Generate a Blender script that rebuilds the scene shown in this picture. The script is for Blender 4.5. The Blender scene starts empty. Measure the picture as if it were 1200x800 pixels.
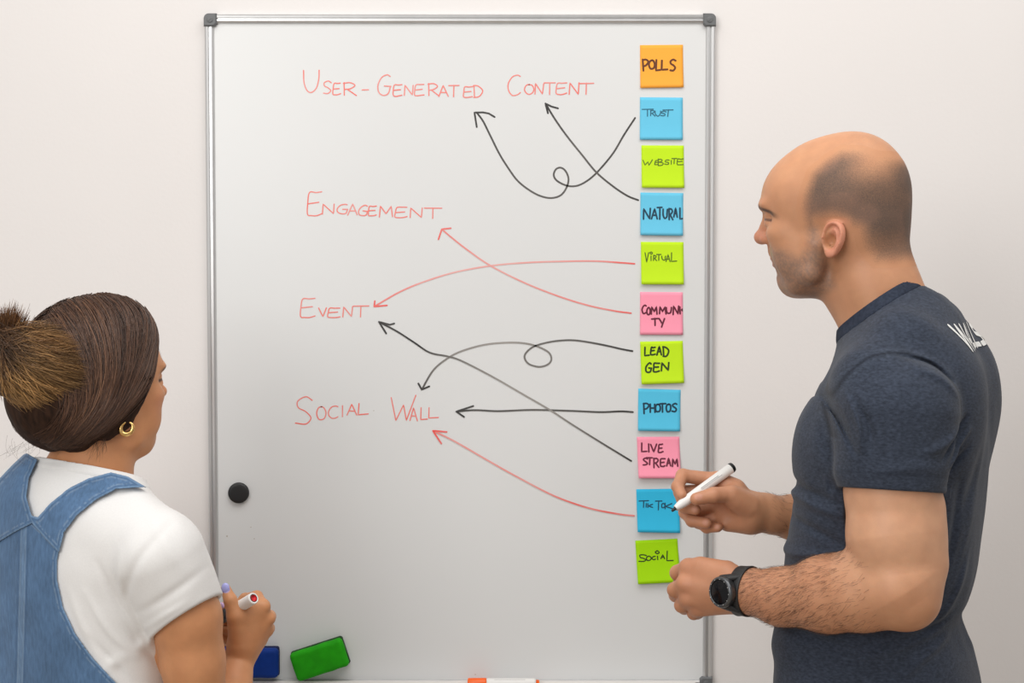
import bpy, bmesh, math, random
import numpy as np
from mathutils import Vector
from mathutils.bvhtree import BVHTree

random.seed(7)
rng = np.random.default_rng(7)
scene = bpy.context.scene
col = scene.collection

# ------------------------------------------------------------------ camera
BZ = 1.42                                   # height of the whiteboard's centre
CAM = np.array([0.0917, -2.7955, BZ + 0.1437])
PITCH = math.radians(-2.481)
FPX = 1838.0
cam_d = bpy.data.cameras.new('camera')
cam_d.sensor_width = 36.0
cam_d.lens = 36.0 * FPX / 1200.0
cam_d.clip_start = 0.05
cam = bpy.data.objects.new('camera', cam_d)
col.objects.link(cam)
cam.location = CAM
cam.rotation_euler = (math.pi / 2 + PITCH, 0, 0)
scene.camera = cam
C_R = np.array([1.0, 0, 0])
C_F = np.array([0, math.cos(PITCH), math.sin(PITCH)])
C_U = np.array([0, -math.sin(PITCH), math.cos(PITCH)])

# ------------------------------------------------------------------ light
scene.view_settings.view_transform = 'Standard'
scene.view_settings.look = 'None'
scene.view_settings.gamma = 1.0
scene.view_settings.use_curve_mapping = False
scene.view_settings.exposure = -0.07

world = bpy.data.worlds.new('daylit_room')
scene.world = world
world.use_nodes = True
_bg = world.node_tree.nodes['Background']
_bg.inputs['Color'].default_value = (1.0, 0.985, 0.965, 1)
_bg.inputs['Strength'].default_value = 0.50


def area(name, loc, target, size, power, color, size_y=None):
    d = bpy.data.lights.new(name, 'AREA')
    d.energy = power
    d.color = color
    d.shape = 'RECTANGLE'
    d.size = size
    d.size_y = size_y or size
    o = bpy.data.objects.new(name, d)
    col.objects.link(o)
    o.location = loc
    o.rotation_euler = (Vector(target) - Vector(loc)).to_track_quat('-Z', 'Y').to_euler()
    return o


area('ceiling_panel', (0.3, -1.5, 3.1), (0.3, -1.3, 0), 2.6, 46, (1.0, 0.975, 0.945), 1.8)
area('window_light', (-1.9, -4.0, 2.5), (0.4, 0, 1.3), 2.0, 62, (1.0, 0.985, 0.96), 1.8)

# ------------------------------------------------------------------ helpers


def at(px, py, y):
    """point on the plane y=const seen at pixel (px,py) of the 1200x800 photograph"""
    d = C_F + C_R * ((px - 600) / FPX) - C_U * ((py - 400) / FPX)
    return CAM + d * ((y - CAM[1]) / d[1])


def proj(P):
    D = np.asarray(P) - CAM
    z = D @ C_F
    return 600 + FPX * (D @ C_R) / z, 400 - FPX * (D @ C_U) / z


def woff(o):
    v = np.zeros(3)
    while o is not None:
        v += np.array(o.location)
        o = o.parent
    return v


def make(name, V, Fc, mat, parent=None, smooth=True, loc=None):
    """one mesh object from world-space vertices; quads array or list of polygons"""
    V = np.asarray(V, dtype=np.float64)
    off = woff(parent) + (np.array(loc) if loc is not None else 0)
    me = bpy.data.meshes.new(name)
    V = V - off
    if isinstance(Fc, np.ndarray):
        n, k = Fc.shape
        me.vertices.add(len(V))
        me.vertices.foreach_set('co', V.astype(np.float32).ravel())
        me.loops.add(n * k)
        me.loops.foreach_set('vertex_index', Fc.astype(np.int32).ravel())
        me.polygons.add(n)
        me.polygons.foreach_set('loop_start', (np.arange(n) * k).astype(np.int32))
        me.polygons.foreach_set('loop_total', np.full(n, k, dtype=np.int32))
        me.update(calc_edges=True)
        me.validate()
    else:
        me.from_pydata([tuple(v) for v in V], [], Fc)
    if smooth:
        me.polygons.foreach_set('use_smooth', np.ones(len(me.polygons), dtype=bool))
    if mat is not None:
        me.materials.append(mat)
    o = bpy.data.objects.new(name, me)
    col.objects.link(o)
    if parent is not None:
        o.parent = parent
    if loc is not None:
        o.location = loc
    return o


def empty(name, loc):
    o = bpy.data.objects.new(name, None)
    col.objects.link(o)
    o.location = loc
    o.empty_display_size = 0.05
    return o


def tag(o, label=None, cat=None, group=None, kind=None):
    for k, v in (('label', label), ('category', cat), ('group', group), ('kind', kind)):
        if v:
            o[k] = v
    return o


def set_col(o, C, name='col'):
    me = o.data
    a = me.color_attributes.new(name, 'FLOAT_COLOR', 'POINT')
    C = np.asarray(C, dtype=np.float32)
    if C.shape[1] == 3:
        C = np.c_[C, np.ones(len(C), dtype=np.float32)]
    a.data.foreach_set('color', C.ravel())


def srgb(r, g, b):
    c = np.array([r, g, b]) / 255.0
    return np.where(c <= .04045, c / 12.92, ((c + .055) / 1.055) ** 2.4)


def mat(name, color=(.8, .8, .8), rough=.5, metal=0.0, spec=.5, attr=None, sss=0.0, sheen=0.0,
        noise=None, bump=None, coat=0.0):
    """procedural principled material. noise=(scale, amount, stretch) colour mottling,
    bump=(scale, strength, distance, stretch)"""
    m = bpy.data.materials.new(name)
    m.use_nodes = True
    nt = m.node_tree
    b = nt.nodes['Principled BSDF']
    b.inputs['Base Color'].default_value = (*color[:3], 1)
    b.inputs['Roughness'].default_value = rough
    b.inputs['Metallic'].default_value = metal
    b.inputs['Specular IOR Level'].default_value = spec
    if coat:
        b.inputs['Coat Weight'].default_value = coat
        b.inputs['Coat Roughness'].default_value = .08
    if sss:
        b.inputs['Subsurface Weight'].default_value = sss
        b.inputs['Subsurface Radius'].default_value = (1.0, .35, .18)
        b.inputs['Subsurface Scale'].default_value = .006
    if sheen:
        b.inputs['Sheen Weight'].default_value = sheen
        b.inputs['Sheen Roughness'].default_value = .5
    tc = nt.nodes.new('ShaderNodeTexCoord')

    def tex(scale, stretch, detail=4):
        mp = nt.nodes.new('ShaderNodeMapping')
        mp.inputs['Scale'].default_value = stretch
        nt.links.new(tc.outputs['Object'], mp.inputs['Vector'])
        n = nt.nodes.new('ShaderNodeTexNoise')
        n.inputs['Scale'].default_value = scale
        n.inputs['Detail'].default_value = detail
        nt.links.new(mp.outputs['Vector'], n.inputs['Vector'])
        return n
    src = None
    if attr:
        a = nt.nodes.new('ShaderNodeAttribute')
        a.attribute_name = attr
        src = a.outputs['Color']
        nt.links.new(src, b.inputs['Base Color'])
    if noise:
        sc, am, st = noise
        n = tex(sc, st)
        r = nt.nodes.new('ShaderNodeMapRange')
        r.inputs['From Min'].default_value = .3
        r.inputs['From Max'].default_value = .7
        r.inputs['To Min'].default_value = 1 - am
        r.inputs['To Max'].default_value = 1 + am
        nt.links.new(n.outputs['Fac'], r.inputs['Value'])
        mx = nt.nodes.new('ShaderNodeVectorMath')
        mx.operation = 'MULTIPLY'
        if src is None:
            mx.inputs[0].default_value = color[:3]
        else:
            nt.links.new(src, mx.inputs[0])
        cb = nt.nodes.new('ShaderNodeCombineXYZ')
        for i in range(3):
            nt.links.new(r.outputs['Result'], cb.inputs[i])
        nt.links.new(cb.outputs['Vector'], mx.inputs[1])
        nt.links.new(mx.outputs['Vector'], b.inputs['Base Color'])
    if bump:
        sc, stg, dist, st = bump
        n = tex(sc, st, 3)
        bp = nt.nodes.new('ShaderNodeBump')
        bp.inputs['Strength'].default_value = stg
        bp.inputs['Distance'].default_value = dist
        nt.links.new(n.outputs['Fac'], bp.inputs['Height'])
        nt.links.new(bp.outputs['Normal'], b.inputs['Normal'])
    return m


def rbox(c, size, bev=.002, seg=3, rot=0.0):
    """rounded box in the x-z plane (rot about y): vertices, faces"""
    bm = bmesh.new()
    bmesh.ops.create_cube(bm, size=1)
    for v in bm.verts:
        v.co = Vector((v.co.x * size[0], v.co.y * size[1], v.co.z * size[2]))
    if bev:
        bmesh.ops.bevel(bm, geom=bm.edges[:], offset=bev, segments=seg, profile=.5, affect='EDGES')
    ca, sa = math.cos(rot), math.sin(rot)
    V = np.array([(v.co.x * ca - v.co.z * sa + c[0], v.co.y + c[1], v.co.x * sa + v.co.z * ca + c[2]) for v in bm.verts])
    bm.verts.index_update()
    Fc = [[v.index for v in f.verts] for f in bm.faces]
    bm.free()
    return V, Fc


def lathe(profile, a, b, n=32):
    """surface of revolution around axis a->b; profile = [(t along axis in m from a, radius)]"""
    a = np.asarray(a, float)
    ax = np.asarray(b, float) - a
    ax /= np.linalg.norm(ax)
    h = np.array([0, 0, 1.0]) if abs(ax[2]) < .9 else np.array([1.0, 0, 0])
    e1 = np.cross(ax, h)
    e1 /= np.linalg.norm(e1)
    e2 = np.cross(ax, e1)
    th = np.linspace(0, 2 * np.pi, n, endpoint=False)
    V = []
    for t, r in profile:
        V.append(a + ax * t + r * (np.outer(np.cos(th), e1) + np.outer(np.sin(th), e2)))
    V = np.concatenate(V)
    Fc = []
    m = len(profile)
    for i in range(m - 1):
        for j in range(n):
            k = (j + 1) % n
            Fc.append([i * n + j, (i + 1) * n + j, (i + 1) * n + k, i * n + k][::-1])
    Fc.append(list(range(n)))
    Fc.append([(m - 1) * n + j for j in range(n)][::-1])
    return V, Fc


def merge(parts):
    V, Fc, k = [], [], 0
    for v, f in parts:
        V.append(np.asarray(v))
        Fc += [[i + k for i in q] for q in f]
        k += len(v)
    return np.concatenate(V), Fc


def catmull(P, step=None, n=None, closed=False):
    P = np.asarray(P, float)
    if len(P) == 2:
        m = n or max(2, int(np.linalg.norm(P[1] - P[0]) / step) + 1)
        t = np.linspace(0, 1, m)[:, None]
        return P[0] * (1 - t) + P[1] * t
    Q = np.vstack([2 * P[0] - P[1], P, 2 * P[-1] - P[-2]])
    out = []
    for i in range(1, len(Q) - 2):
        p0, p1, p2, p3 = Q[i - 1:i + 3]
        m = n or max(2, int(np.linalg.norm(p2 - p1) / step) + 1)
        t = np.linspace(0, 1, m, endpoint=False)[:, None]
        out.append(.5 * (2 * p1 + (p2 - p0) * t + (2 * p0 - 5 * p1 + 4 * p2 - p3) * t ** 2 + (3 * p1 - p0 - 3 * p2 + p3) * t ** 3))
    out.append(P[-1:])
    return np.vstack(out)


def ribbon(P2, width):
    """flat stroke in a 2D plane: points (n,2) -> verts2d, faces, with rounded ends"""
    P2 = np.asarray(P2, float)
    keep = np.r_[True, np.linalg.norm(np.diff(P2, axis=0), axis=1) > 1e-6]
    P2 = P2[keep]
    T = np.gradient(P2, axis=0)
    T /= np.linalg.norm(T, axis=1)[:, None] + 1e-12
    N = np.c_[-T[:, 1], T[:, 0]]
    w = width / 2
    rows = []
    for a in (-.95, -.6):
        s = math.sqrt(1 - a * a)
        rows.append((P2[0] + T[0] * w * a, N[0], w * s))
    for i in range(len(P2)):
        rows.append((P2[i], N[i], w))
    for a in (.6, .95):
        s = math.sqrt(1 - a * a)
        rows.append((P2[-1] + T[-1] * w * a, N[-1], w * s))
    V = []
    for p, nn, ww in rows:
        V += [p - nn * ww, p + nn * ww]
    Fc = [[2 * i, 2 * i + 2, 2 * i + 3, 2 * i + 1] for i in range(len(rows) - 1)]
    return np.array(V), Fc


# ---- signed distance modelling: smooth unions meshed with surface nets -------------


def smin(a, b, k):
    if k <= 0:
        return np.minimum(a, b)
    h = np.maximum(k - np.abs(a - b), 0) / k
    return np.minimum(a, b) - h * h * k * .25


def smax(a, b, k):
    return -smin(-a, -b, k)


def cone_d(P, a, b, ra, rb):
    ba = b - a
    t = np.clip(((P - a) @ ba) / (ba @ ba), 0, 1)
    return np.linalg.norm(P - a - t[:, None] * ba, axis=1) - (ra + (rb - ra) * t)


def chain_d(P, pts, rad, k=.004):
    d = None
    for i in range(len(pts) - 1):
        e = cone_d(P, pts[i], pts[i + 1], rad[i], rad[i + 1])
        d = e if d is None else smin(d, e, k)
    return d


def ell_d(P, c, r, A=None):
    q = P - c
    if A is not None:
        q = q @ A.T
    r = np.asarray(r, float)
    k0 = np.linalg.norm(q / r, axis=1)
    k1 = np.linalg.norm(q / (r * r), axis=1) + 1e-9
    return k0 * (k0 - 1) / k1


_perm = np.random.default_rng(3).random(4096)


def vnoise(P):
    """smooth value noise, period-free enough, range about -1..1"""
    I = np.floor(P).astype(np.int64)
    f = P - I
    f = f * f * (3 - 2 * f)
    out = 0
    for dx in (0, 1):
        for dy in (0, 1):
            for dz in (0, 1):
                h = ((I[:, 0] + dx) * 73856093 ^ (I[:, 1] + dy) * 19349663 ^ (I[:, 2] + dz) * 83492791) & 4095
                w = (f[:, 0] if dx else 1 - f[:, 0]) * (f[:, 1] if dy else 1 - f[:, 1]) * (f[:, 2] if dz else 1 - f[:, 2])
                out = out + w * _perm[h]
    return out * 2 - 1


class Field:
    def __init__(s):
        s.ops = []

    def add(s, fn, lo=None, hi=None, k=.01, mode='u'):
        s.ops.append((fn, None if lo is None else np.asarray(lo, float), None if hi is None else np.asarray(hi, float), k, mode))

    def chain(s, pts, rad, k=.01, ki=.004, mode='u'):
        pts = [np.asarray(p, float) for p in pts]
        r = max(rad)
        s.add(lambda P: chain_d(P, pts, rad, ki), np.min(pts, 0) - r, np.max(pts, 0) + r, k, mode)

    def ell(s, c, r, A=None, k=.01, mode='u'):
        c = np.asarray(c, float)
        m = max(r)
        s.add(lambda P: ell_d(P, c, r, A), c - m, c + m, k, mode)

    def eval(s, P, blo, bhi, mg):
        nb, m, _ = P.shape
        d = np.full((nb, m), .25)
        for fn, lo, hi, k, mode in s.ops:
            if lo is None:
                sel = np.arange(nb)
            else:
                g = mg + k + (.012 if mg < .01 else 0)
                sel = np.nonzero(np.all((bhi > lo - g) & (blo < hi + g), axis=1))[0]
                if len(sel) == 0:
                    continue
            v = fn(P[sel].reshape(-1, 3)).reshape(len(sel), m)
            if mode == 'u':
                d[sel] = smin(d[sel], v, k)
            elif mode == 's':
                d[sel] = smax(d[sel], -v, k)
            elif mode == 'i':
                d[sel] = smax(d[sel], v, k)
            else:
                d[sel] = d[sel] + v
        return d

    def pts(s, P):
        P = np.atleast_2d(P)
        return s.eval(P[:, None, :], P, P, 10)[:, 0]

    def mesh(s, h, lo, hi, n=12):
        lo = np.asarray(lo, float)
        hi = np.asarray(hi, float)
        nblk = np.ceil((hi - lo) / (h * n)).astype(int) + 1
        B = np.stack(np.meshgrid(*[np.arange(k) for k in nblk], indexing='ij'), -1).reshape(-1, 3)
        half = n * h * .5
        cen = lo + (B + .5) * n * h
        keep = []
        for i in range(0, len(B), 200000):
            c = cen[i:i + 200000]
            dv = s.eval(c[:, None, :], c - half, c + half, half * 1.8)[:, 0]
            keep.append(np.abs(dv) < half * 2.6)
        B = B[np.concatenate(keep)]
        NX, NY, NZ = (nblk * n + 4)
        g = np.stack(np.meshgrid(*[np.arange(n + 1)] * 3, indexing='ij'), -1).reshape(-1, 3)
        corners = np.array([[i, j, k] for i in (0, 1) for j in (0, 1) for k in (0, 1)])
        edges = [(a, b) for a in range(8) for b in range(a + 1, 8) if np.abs(corners[a] - corners[b]).sum() == 1]
        keys, verts, quads = [], [], []

        def gk(I):
            return ((I[:, 0] + 1) * NY + I[:, 1] + 1) * NZ + I[:, 2] + 1
        CH = 300
        for c0 in range(0, len(B), CH):
            b = B[c0:c0 + CH]
            P = lo + (b[:, None, :] * n + g[None]) * h
            D = s.eval(P, P[:, 0], P[:, -1], 2 * h).reshape(len(b), n + 1, n + 1, n + 1)
            ins = D < 0
            cnt = sum(ins[:, i:n + i, j:n + j, k:n + k].astype(np.int8) for i, j, k in corners)
            bi, ii, jj, kk = np.nonzero((cnt > 0) & (cnt < 8))
            if len(bi) == 0:
                continue
            cv = np.stack([D[bi, ii + c[0], jj + c[1], kk + c[2]] for c in corners], 1)
            pos = np.zeros((len(bi), 3))
            ct = np.zeros(len(bi))
            for a, e in edges:
                da, de = cv[:, a], cv[:, e]
                m = (da < 0) != (de < 0)
                t = np.where(m, da / np.where(m, da - de, 1), 0)
                pos += np.where(m[:, None], corners[a] + t[:, None] * (corners[e] - corners[a]), 0)
                ct += m
            cell = b[bi] * n + np.stack([ii, jj, kk], 1)
            verts.append(lo + (cell + pos / ct[:, None]) * h)
            keys.append(gk(cell))
            for ax in range(3):
                sl0 = [slice(None)] + [slice(0, n)] * 3
                sl1 = [slice(None)] + [slice(0, n)] * 3
                sl1[ax + 1] = slice(1, n + 1)
                A, E = ins[tuple(sl0)], ins[tuple(sl1)]
                bi2, i2, j2, k2 = np.nonzero(A != E)
                if len(bi2) == 0:
                    continue
                fl = A[bi2, i2, j2, k2]
                base = b[bi2] * n + np.stack([i2, j2, k2], 1)
                p, q = (ax + 1) % 3, (ax + 2) % 3
                ep = np.zeros(3, int)
                ep[p] = 1
                eq = np.zeros(3, int)
                eq[q] = 1
                K = np.stack([gk(base - ep - eq), gk(base - eq), gk(base), gk(base - ep)], 1)
                K[~fl] = K[~fl][:, ::-1]
                quads.append(K)
        keys = np.concatenate(keys)
        verts = np.concatenate(verts)
        quads = np.concatenate(quads)
        o = np.argsort(keys)
        ks = keys[o]
        idx = np.searchsorted(ks, quads).clip(0, len(ks) - 1)
        ok = np.all(ks[idx] == quads, axis=1)
        return verts, o[idx[ok]]


class Frame:
    """local frame of a head or trunk: u forward, v sideways (towards the camera side), w up, in millimetres"""

    def __init__(s, O, Fd, Ld, U=(0, 0, 1)):
        s.O = np.asarray(O, float)
        s.A = np.array([Fd, Ld, U], float)
        s.A /= np.linalg.norm(s.A, axis=1)[:, None]

    def w(s, u, v, w):
        return s.O + (np.array([u, v, w], float) / 1000) @ s.A

    def l(s, P):
        return ((P - s.O) @ s.A.T) * 1000


def facing(px, py, y, psi, side, pitch=0.0):
    """frame at a pixel/depth; side=-1 faces image-left, +1 image-right, turned psi degrees away from the viewer"""
    O = at(px, py, y)
    r = O - CAM
    r[2] = 0
    r /= np.linalg.norm(r)
    e = np.array([r[1], -r[0], 0])
    ps = math.radians(psi)
    Fd = side * math.cos(ps) * e + math.sin(ps) * r
    Ld = -math.cos(ps) * r + side * math.sin(ps) * e
    U = np.array([0, 0, 1.0])
    if pitch:
        a = math.radians(pitch)
        Fd, U = math.cos(a) * Fd + math.sin(a) * U, math.cos(a) * U - math.sin(a) * Fd
    return Frame(O, Fd, Ld, U)


def table(rows):
    """smooth interpolation table over the first column"""
    R = np.array(sorted(rows), float)
    return catmull(R, n=12)


def loft_d(Lc, tab, n=2.4):
    """trunk-like loft: Lc local mm points, table rows (w, front, back, halfwidth)"""
    w = Lc[:, 2]
    uf = np.interp(w, tab[:, 0], tab[:, 1])
    ub = np.interp(w, tab[:, 0], tab[:, 2])
    hw = np.interp(w, tab[:, 0], tab[:, 3])
    x = Lc[:, 0] - (uf + ub) / 2
    a = np.maximum((uf - ub) / 2, 1)
    y = Lc[:, 1]
    rho = (np.abs(x / a) ** n + np.abs(y / hw) ** n) ** (1 / n) + 1e-6
    R = np.hypot(x, y)
    d = np.where(R > 1, R * (1 - 1 / rho), -np.minimum(a, hw))
    top = w - tab[-1, 0]
    bot = tab[0, 0] - w
    return smax(smax(d, top, 20), bot, 6) / 1000


def sst(x, a, b):
    t = np.clip((x - a) / (b - a), 0, 1)
    return t * t * (3 - 2 * t)


def poly_d(Q, poly):
    """2D signed distance to a polygon (negative inside)"""
    poly = np.asarray(poly, float)
    d = np.full(len(Q), 1e9)
    ins = np.zeros(len(Q), bool)
    for i in range(len(poly)):
        a, b = poly[i], poly[(i + 1) % len(poly)]
        e = b - a
        w = Q - a
        t = np.clip((w @ e) / (e @ e + 1e-12), 0, 1)
        d = np.minimum(d, np.linalg.norm(w - t[:, None] * e, axis=1))
        c = (a[1] > Q[:, 1]) != (b[1] > Q[:, 1])
        xi = a[0] + (Q[:, 1] - a[1]) * e[0] / (e[1] if abs(e[1]) > 1e-12 else 1e-12)
        ins ^= c & (Q[:, 0] < xi)
    return np.where(ins, -d, d)


def strands(paths, rad, sides=3):
    """thin tapered tubes along (N,S,3) paths -> verts, quads, strand index per vertex, t per vertex"""
    N, S, _ = paths.shape
    T = np.gradient(paths, axis=1)
    T /= np.linalg.norm(T, axis=2)[..., None] + 1e-12
    ref = np.array([.31, .52, .79])
    n1 = np.cross(T, ref)
    n1 /= np.linalg.norm(n1, axis=2)[..., None] + 1e-12
    n2 = np.cross(T, n1)
    t = np.linspace(0, 1, S)
    r = (np.asarray(rad).reshape(-1, 1) * (1 - .75 * t ** 4))[..., None]
    V = np.stack([paths + r * (math.cos(a) * n1 + math.sin(a) * n2) for a in np.arange(sides) * 2 * np.pi / sides], 2)
    base = (np.arange(N)[:, None, None] * S + np.arange(S - 1)[None, :, None]) * sides
    j = np.arange(sides)
    jn = (j + 1) % sides
    q = np.stack([base + j, base + jn, base + sides + jn, base + sides + j], -1).reshape(-1, 4)
    si = np.repeat(np.arange(N), S * sides)
    ti = np.tile(np.repeat(t, sides), N)
    return V.reshape(-1, 3), q, si, ti

# ------------------------------------------------------------------ room
M_wall = mat('wall_paint', (.79, .76, .745), .85, spec=.2, noise=(3.0, .012, (1, 1, 1)), bump=(140, .12, .002, (1, 1, 1)))
M_floor = mat('oak_floor', (.40, .33, .26), .4, noise=(5, .2, (1, 12, 1)))
o = make('wall_back', *rbox((0, .06, 1.5), (7.0, .12, 3.0), 0), M_wall, smooth=False)
tag(o, kind='structure')
o = make('floor', *rbox((0, -2.6, -.05), (7.0, 5.44, .1), 0), M_floor, smooth=False)
tag(o, kind='structure')
o = make('baseboard_back', *rbox((0, -.008, .04), (7.0, .016, .08), .003), mat('baseboard_paint', (.75, .74, .72), .5), smooth=False)
tag(o, kind='structure')

# ------------------------------------------------------------------ whiteboard
FW, FH = .90, 1.20
FY = -.014                                   # front of the frame
BY = -.008                                   # writing surface
M_panel = mat('whiteboard_enamel', (.725, .732, .732), .28, spec=.45, noise=(2.2, .012, (1, 1, 1)))
M_alu = mat('brushed_aluminium', (.62, .62, .62), .36, metal=.85, noise=(40, .04, (1, 1, .02)))
M_cap = mat('grey_corner_plastic', (.13, .135, .14), .5, noise=(60, .08, (1, 1, 1)))
board = empty('whiteboard', (0, 0, BZ - FH / 2))
tag(board, 'tall whiteboard with aluminium frame covered in handwriting and arrows', 'whiteboard')
V, Fc = rbox((0, BY / 2 - .0005, BZ), (FW - .012, -BY - .001, FH - .012), 0)
make('writing_panel', V, Fc, M_panel, board, False)


def rail(p0, p1, inward):
    """extruded frame profile from p0 to p1 (corner to corner in x,z), inward = direction to the panel"""
    prof = [(0, -.0005), (0, -.009), (.0012, -.0125), (.003, -.014), (.0066, -.0135), (.0070, -.0108), (.0092, -.0108), (.0096, -.0135),
            (.0125, -.0135), (.0150, -.012), (.0162, -.0095), (.0162, -.0005)]
    p0, p1, inward = [np.array(v, float) for v in (p0, p1, inward)]
    n = len(prof)
    V = []
    for e in (p0, p1):
        for d, y in prof:
            q = e + inward * d
            V.append((q[0], y, q[1]))
    Fc = [[i, (i + 1) % n, n + (i + 1) % n, n + i] for i in range(n)] + [list(range(n))[::-1], list(range(n, 2 * n))]
    return V, Fc


x0, x1, z0, z1 = -FW / 2, FW / 2, BZ - FH / 2, BZ + FH / 2
g = .016
for p0, p1, inn in (((x0, z0 + g), (x0, z1 - g), (1, 0)), ((x1, z0 + g), (x1, z1 - g), (-1, 0)),
                    ((x0 + g, z1), (x1 - g, z1), (0, -1)), ((x0 + g, z0), (x1 - g, z0), (0, 1))):
    r_ = make('frame_rail', *rail(p0, p1, inn), M_alu, board, False)
    bm = bmesh.new()
    bm.from_mesh(r_.data)
    bmesh.ops.recalc_face_normals(bm, faces=bm.faces[:])
    bm.to_mesh(r_.data)
    bm.free()
for sx in (-1, 1):
    for sz in (-1, 1):
        S = .0225
        pts = []
        for a in np.linspace(0, 90, 7):                     # big outer rounding
            pts.append((S - .009 + .009 * math.cos(math.radians(a)), S - .009 + .009 * math.sin(math.radians(a))))
        pts += [(0, S), (0, .004), (.004, 0), (S, 0)]
        cx, cz = sx * (FW / 2 + .0006), BZ + sz * (FH / 2 + .0006)
        parts = []
        ring = [[(cx - sx * (S - p[0]), yy, cz - sz * (S - p[1])) for p in pts] for yy in (-.0005, -.0155)]
        c_ = np.mean(ring[1], 0)
        ring.append([tuple(c_ + (np.array(q) - c_) * .86 + np.array([0, -.0018, 0])) for q in ring[1]])
        n = len(pts)
        V = sum(ring, [])
        Fc = []
        for k in range(2):
            Fc += [[k * n + i, k * n + (i + 1) % n, (k + 1) * n + (i + 1) % n, (k + 1) * n + i] for i in range(n)]
        Fc += [list(range(n)), list(range(2 * n, 3 * n))]
        parts.append((V, Fc))
        sc = (cx - sx * S * .5, -.0165, cz - sz * S * .5)
        parts.append(lathe([(0, .0052), (.0016, .0052), (.0022, .0042), (.0024, 0.0001)], sc, (sc[0], sc[1] - 1, sc[2]), 20))
        parts.append(rbox((sc[0], -.0192, sc[2]), (.007, .0008, .0011), 0, rot=.8))
        q = make('corner_cap', *merge(parts), M_cap, board, False)
        bm = bmesh.new()
        bm.from_mesh(q.data)
        bmesh.ops.recalc_face_normals(bm, faces=bm.faces[:])
        bm.to_mesh(q.data)
        bm.free()
# pen tray under the board
tz = at(600, 797.3, -.0155)[2]
prof = [(-.0150, tz - .012), (-.0150, tz + .0003), (-.0185, tz), (-.0210, tz - .008), (-.050, tz - .008), (-.055, tz - .003), (-.058, tz - .003),
        (-.060, tz - .006), (-.056, tz - .012)]
n = len(prof)
V = [(x, y, z) for x in (x0 + .03, x1 - .03) for y, z in prof]
Fc = [[i, (i + 1) % n, n + (i + 1) % n, n + i] for i in range(n)] + [list(range(n))[::-1], list(range(n, 2 * n))]
M_tray = mat('tray_painted_metal', (.72, .70, .68), .45)
make('pen_tray', V, Fc, M_tray, board, False)

# ------------------------------------------------------------------ handwriting
GL = {
    'A': [[(0, 0), (.5, 1), (1, 0)], [(.2, .36), (.8, .36)]],
    'B': [[(0, 0), (0, 1)], 's', [(0, 1), (.6, .95), (.72, .77), (.45, .56), (.05, .52)], 's', [(.05, .52), (.7, .47), (.95, .25), (.65, .03), (0, 0)]],
    'C': ['s', [(1, .92), (.75, 1), (.35, .9), (.05, .55), (.08, .22), (.38, 0), (.75, .03), (1, .13)]],
    'D': [[(.08, 0), (.05, 1)], 's', [(0, 1), (.45, .96), (.92, .62), (.85, .25), (.5, .03), (.02, 0)]],
    'E': ['s', [(1, 1), (.6, .97), (.16, .96), (.04, .5), (.02, .06), (.3, 0), (.65, .01), (1, .08)], [(.1, .5), (.82, .56)]],
    'G': ['s', [(.95, .92), (.7, 1), (.3, .85), (.03, .5), (.1, .15), (.42, 0), (.8, .08), (.97, .42)], [(.5, .46), (1, .44)]],
    'H': [[(0, 1), (.04, 0)], [(.96, 1), (1, 0)], [(.02, .5), (.97, .52)]],
    'I': [[(.5, 1), (.5, 0)]],
    'K': [[(0, 1), (0, 0)], [(.9, .95), (.05, .45), (1, 0)]],
    'L': [[(.05, 1), (0, .03), (1, .06)]],
    'M': [[(0, 0), (.1, 1), (.5, .3), (.9, 1), (1, 0)]],
    'N': [[(0, 0), (.06, 1), (.92, .02), (1, 1)]],
    'O': ['s', [(.55, 1), (.2, .9), (0, .5), (.18, .1), (.5, 0), (.85, .14), (1, .55), (.8, .92), (.5, 1)]],
    'P': [[(.12, 0), (.03, 1)], 's', [(0, .96), (.55, 1), (.97, .78), (.6, .5), (.1, .43)]],
    'R': [[(.06, 0), (.05, 1)], 's', [(0, .94), (.5, 1), (.88, .78), (.55, .52), (.1, .45)], [(.3, .48), (1, 0)]],
    'S': ['s', [(.97, .88), (.62, 1), (.15, .85), (.18, .62), (.62, .47), (.9, .25), (.6, .03), (.02, .06)]],
    'T': [[(0, .98), (1, 1)], [(.5, 1), (.48, 0)]],
    'U': ['s', [(0, 1), (.03, .45), (.22, .08), (.5, 0), (.82, .18), (.97, .6), (1, 1)]],
    'V': [[(0, 1), (.5, 0), (1, 1)]],
    'W': [[(0, .9), (.2, 0), (.5, .62), (.62, .02), (1, 1)]],
    'Y': [[(0, 1), (.5, .5)], [(1, 1), (.4, 0)]],
    '-': [[(0, .5), (1, .5)]],
    '.': ['s', [(.5, .9), (.1, .5), (.5, .1), (.9, .5), (.5, .9)]],
}


def glyph(ch, x0, y0, x1, y1):
    """strokes of a hand-drawn letter in a pixel box (y down)"""
    out, sm = [], False
    for st in GL[ch]:
        if st == 's':
            sm = True
            continue
        p = np.array(st, float)
        p = np.c_[x0 + p[:, 0] * (x1 - x0), y1 - p[:, 1] * (y1 - y0)]
        p += rng.normal(0, .18, p.shape)
        if sm:
            p = catmull(p, step=.8)
        else:
            p = np.vstack([catmull(p[i:i + 2], step=1.5)[(0 if i == 0 else 1):] for i in range(len(p) - 1)])
        out.append(p)
        sm = False
    return out


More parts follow.
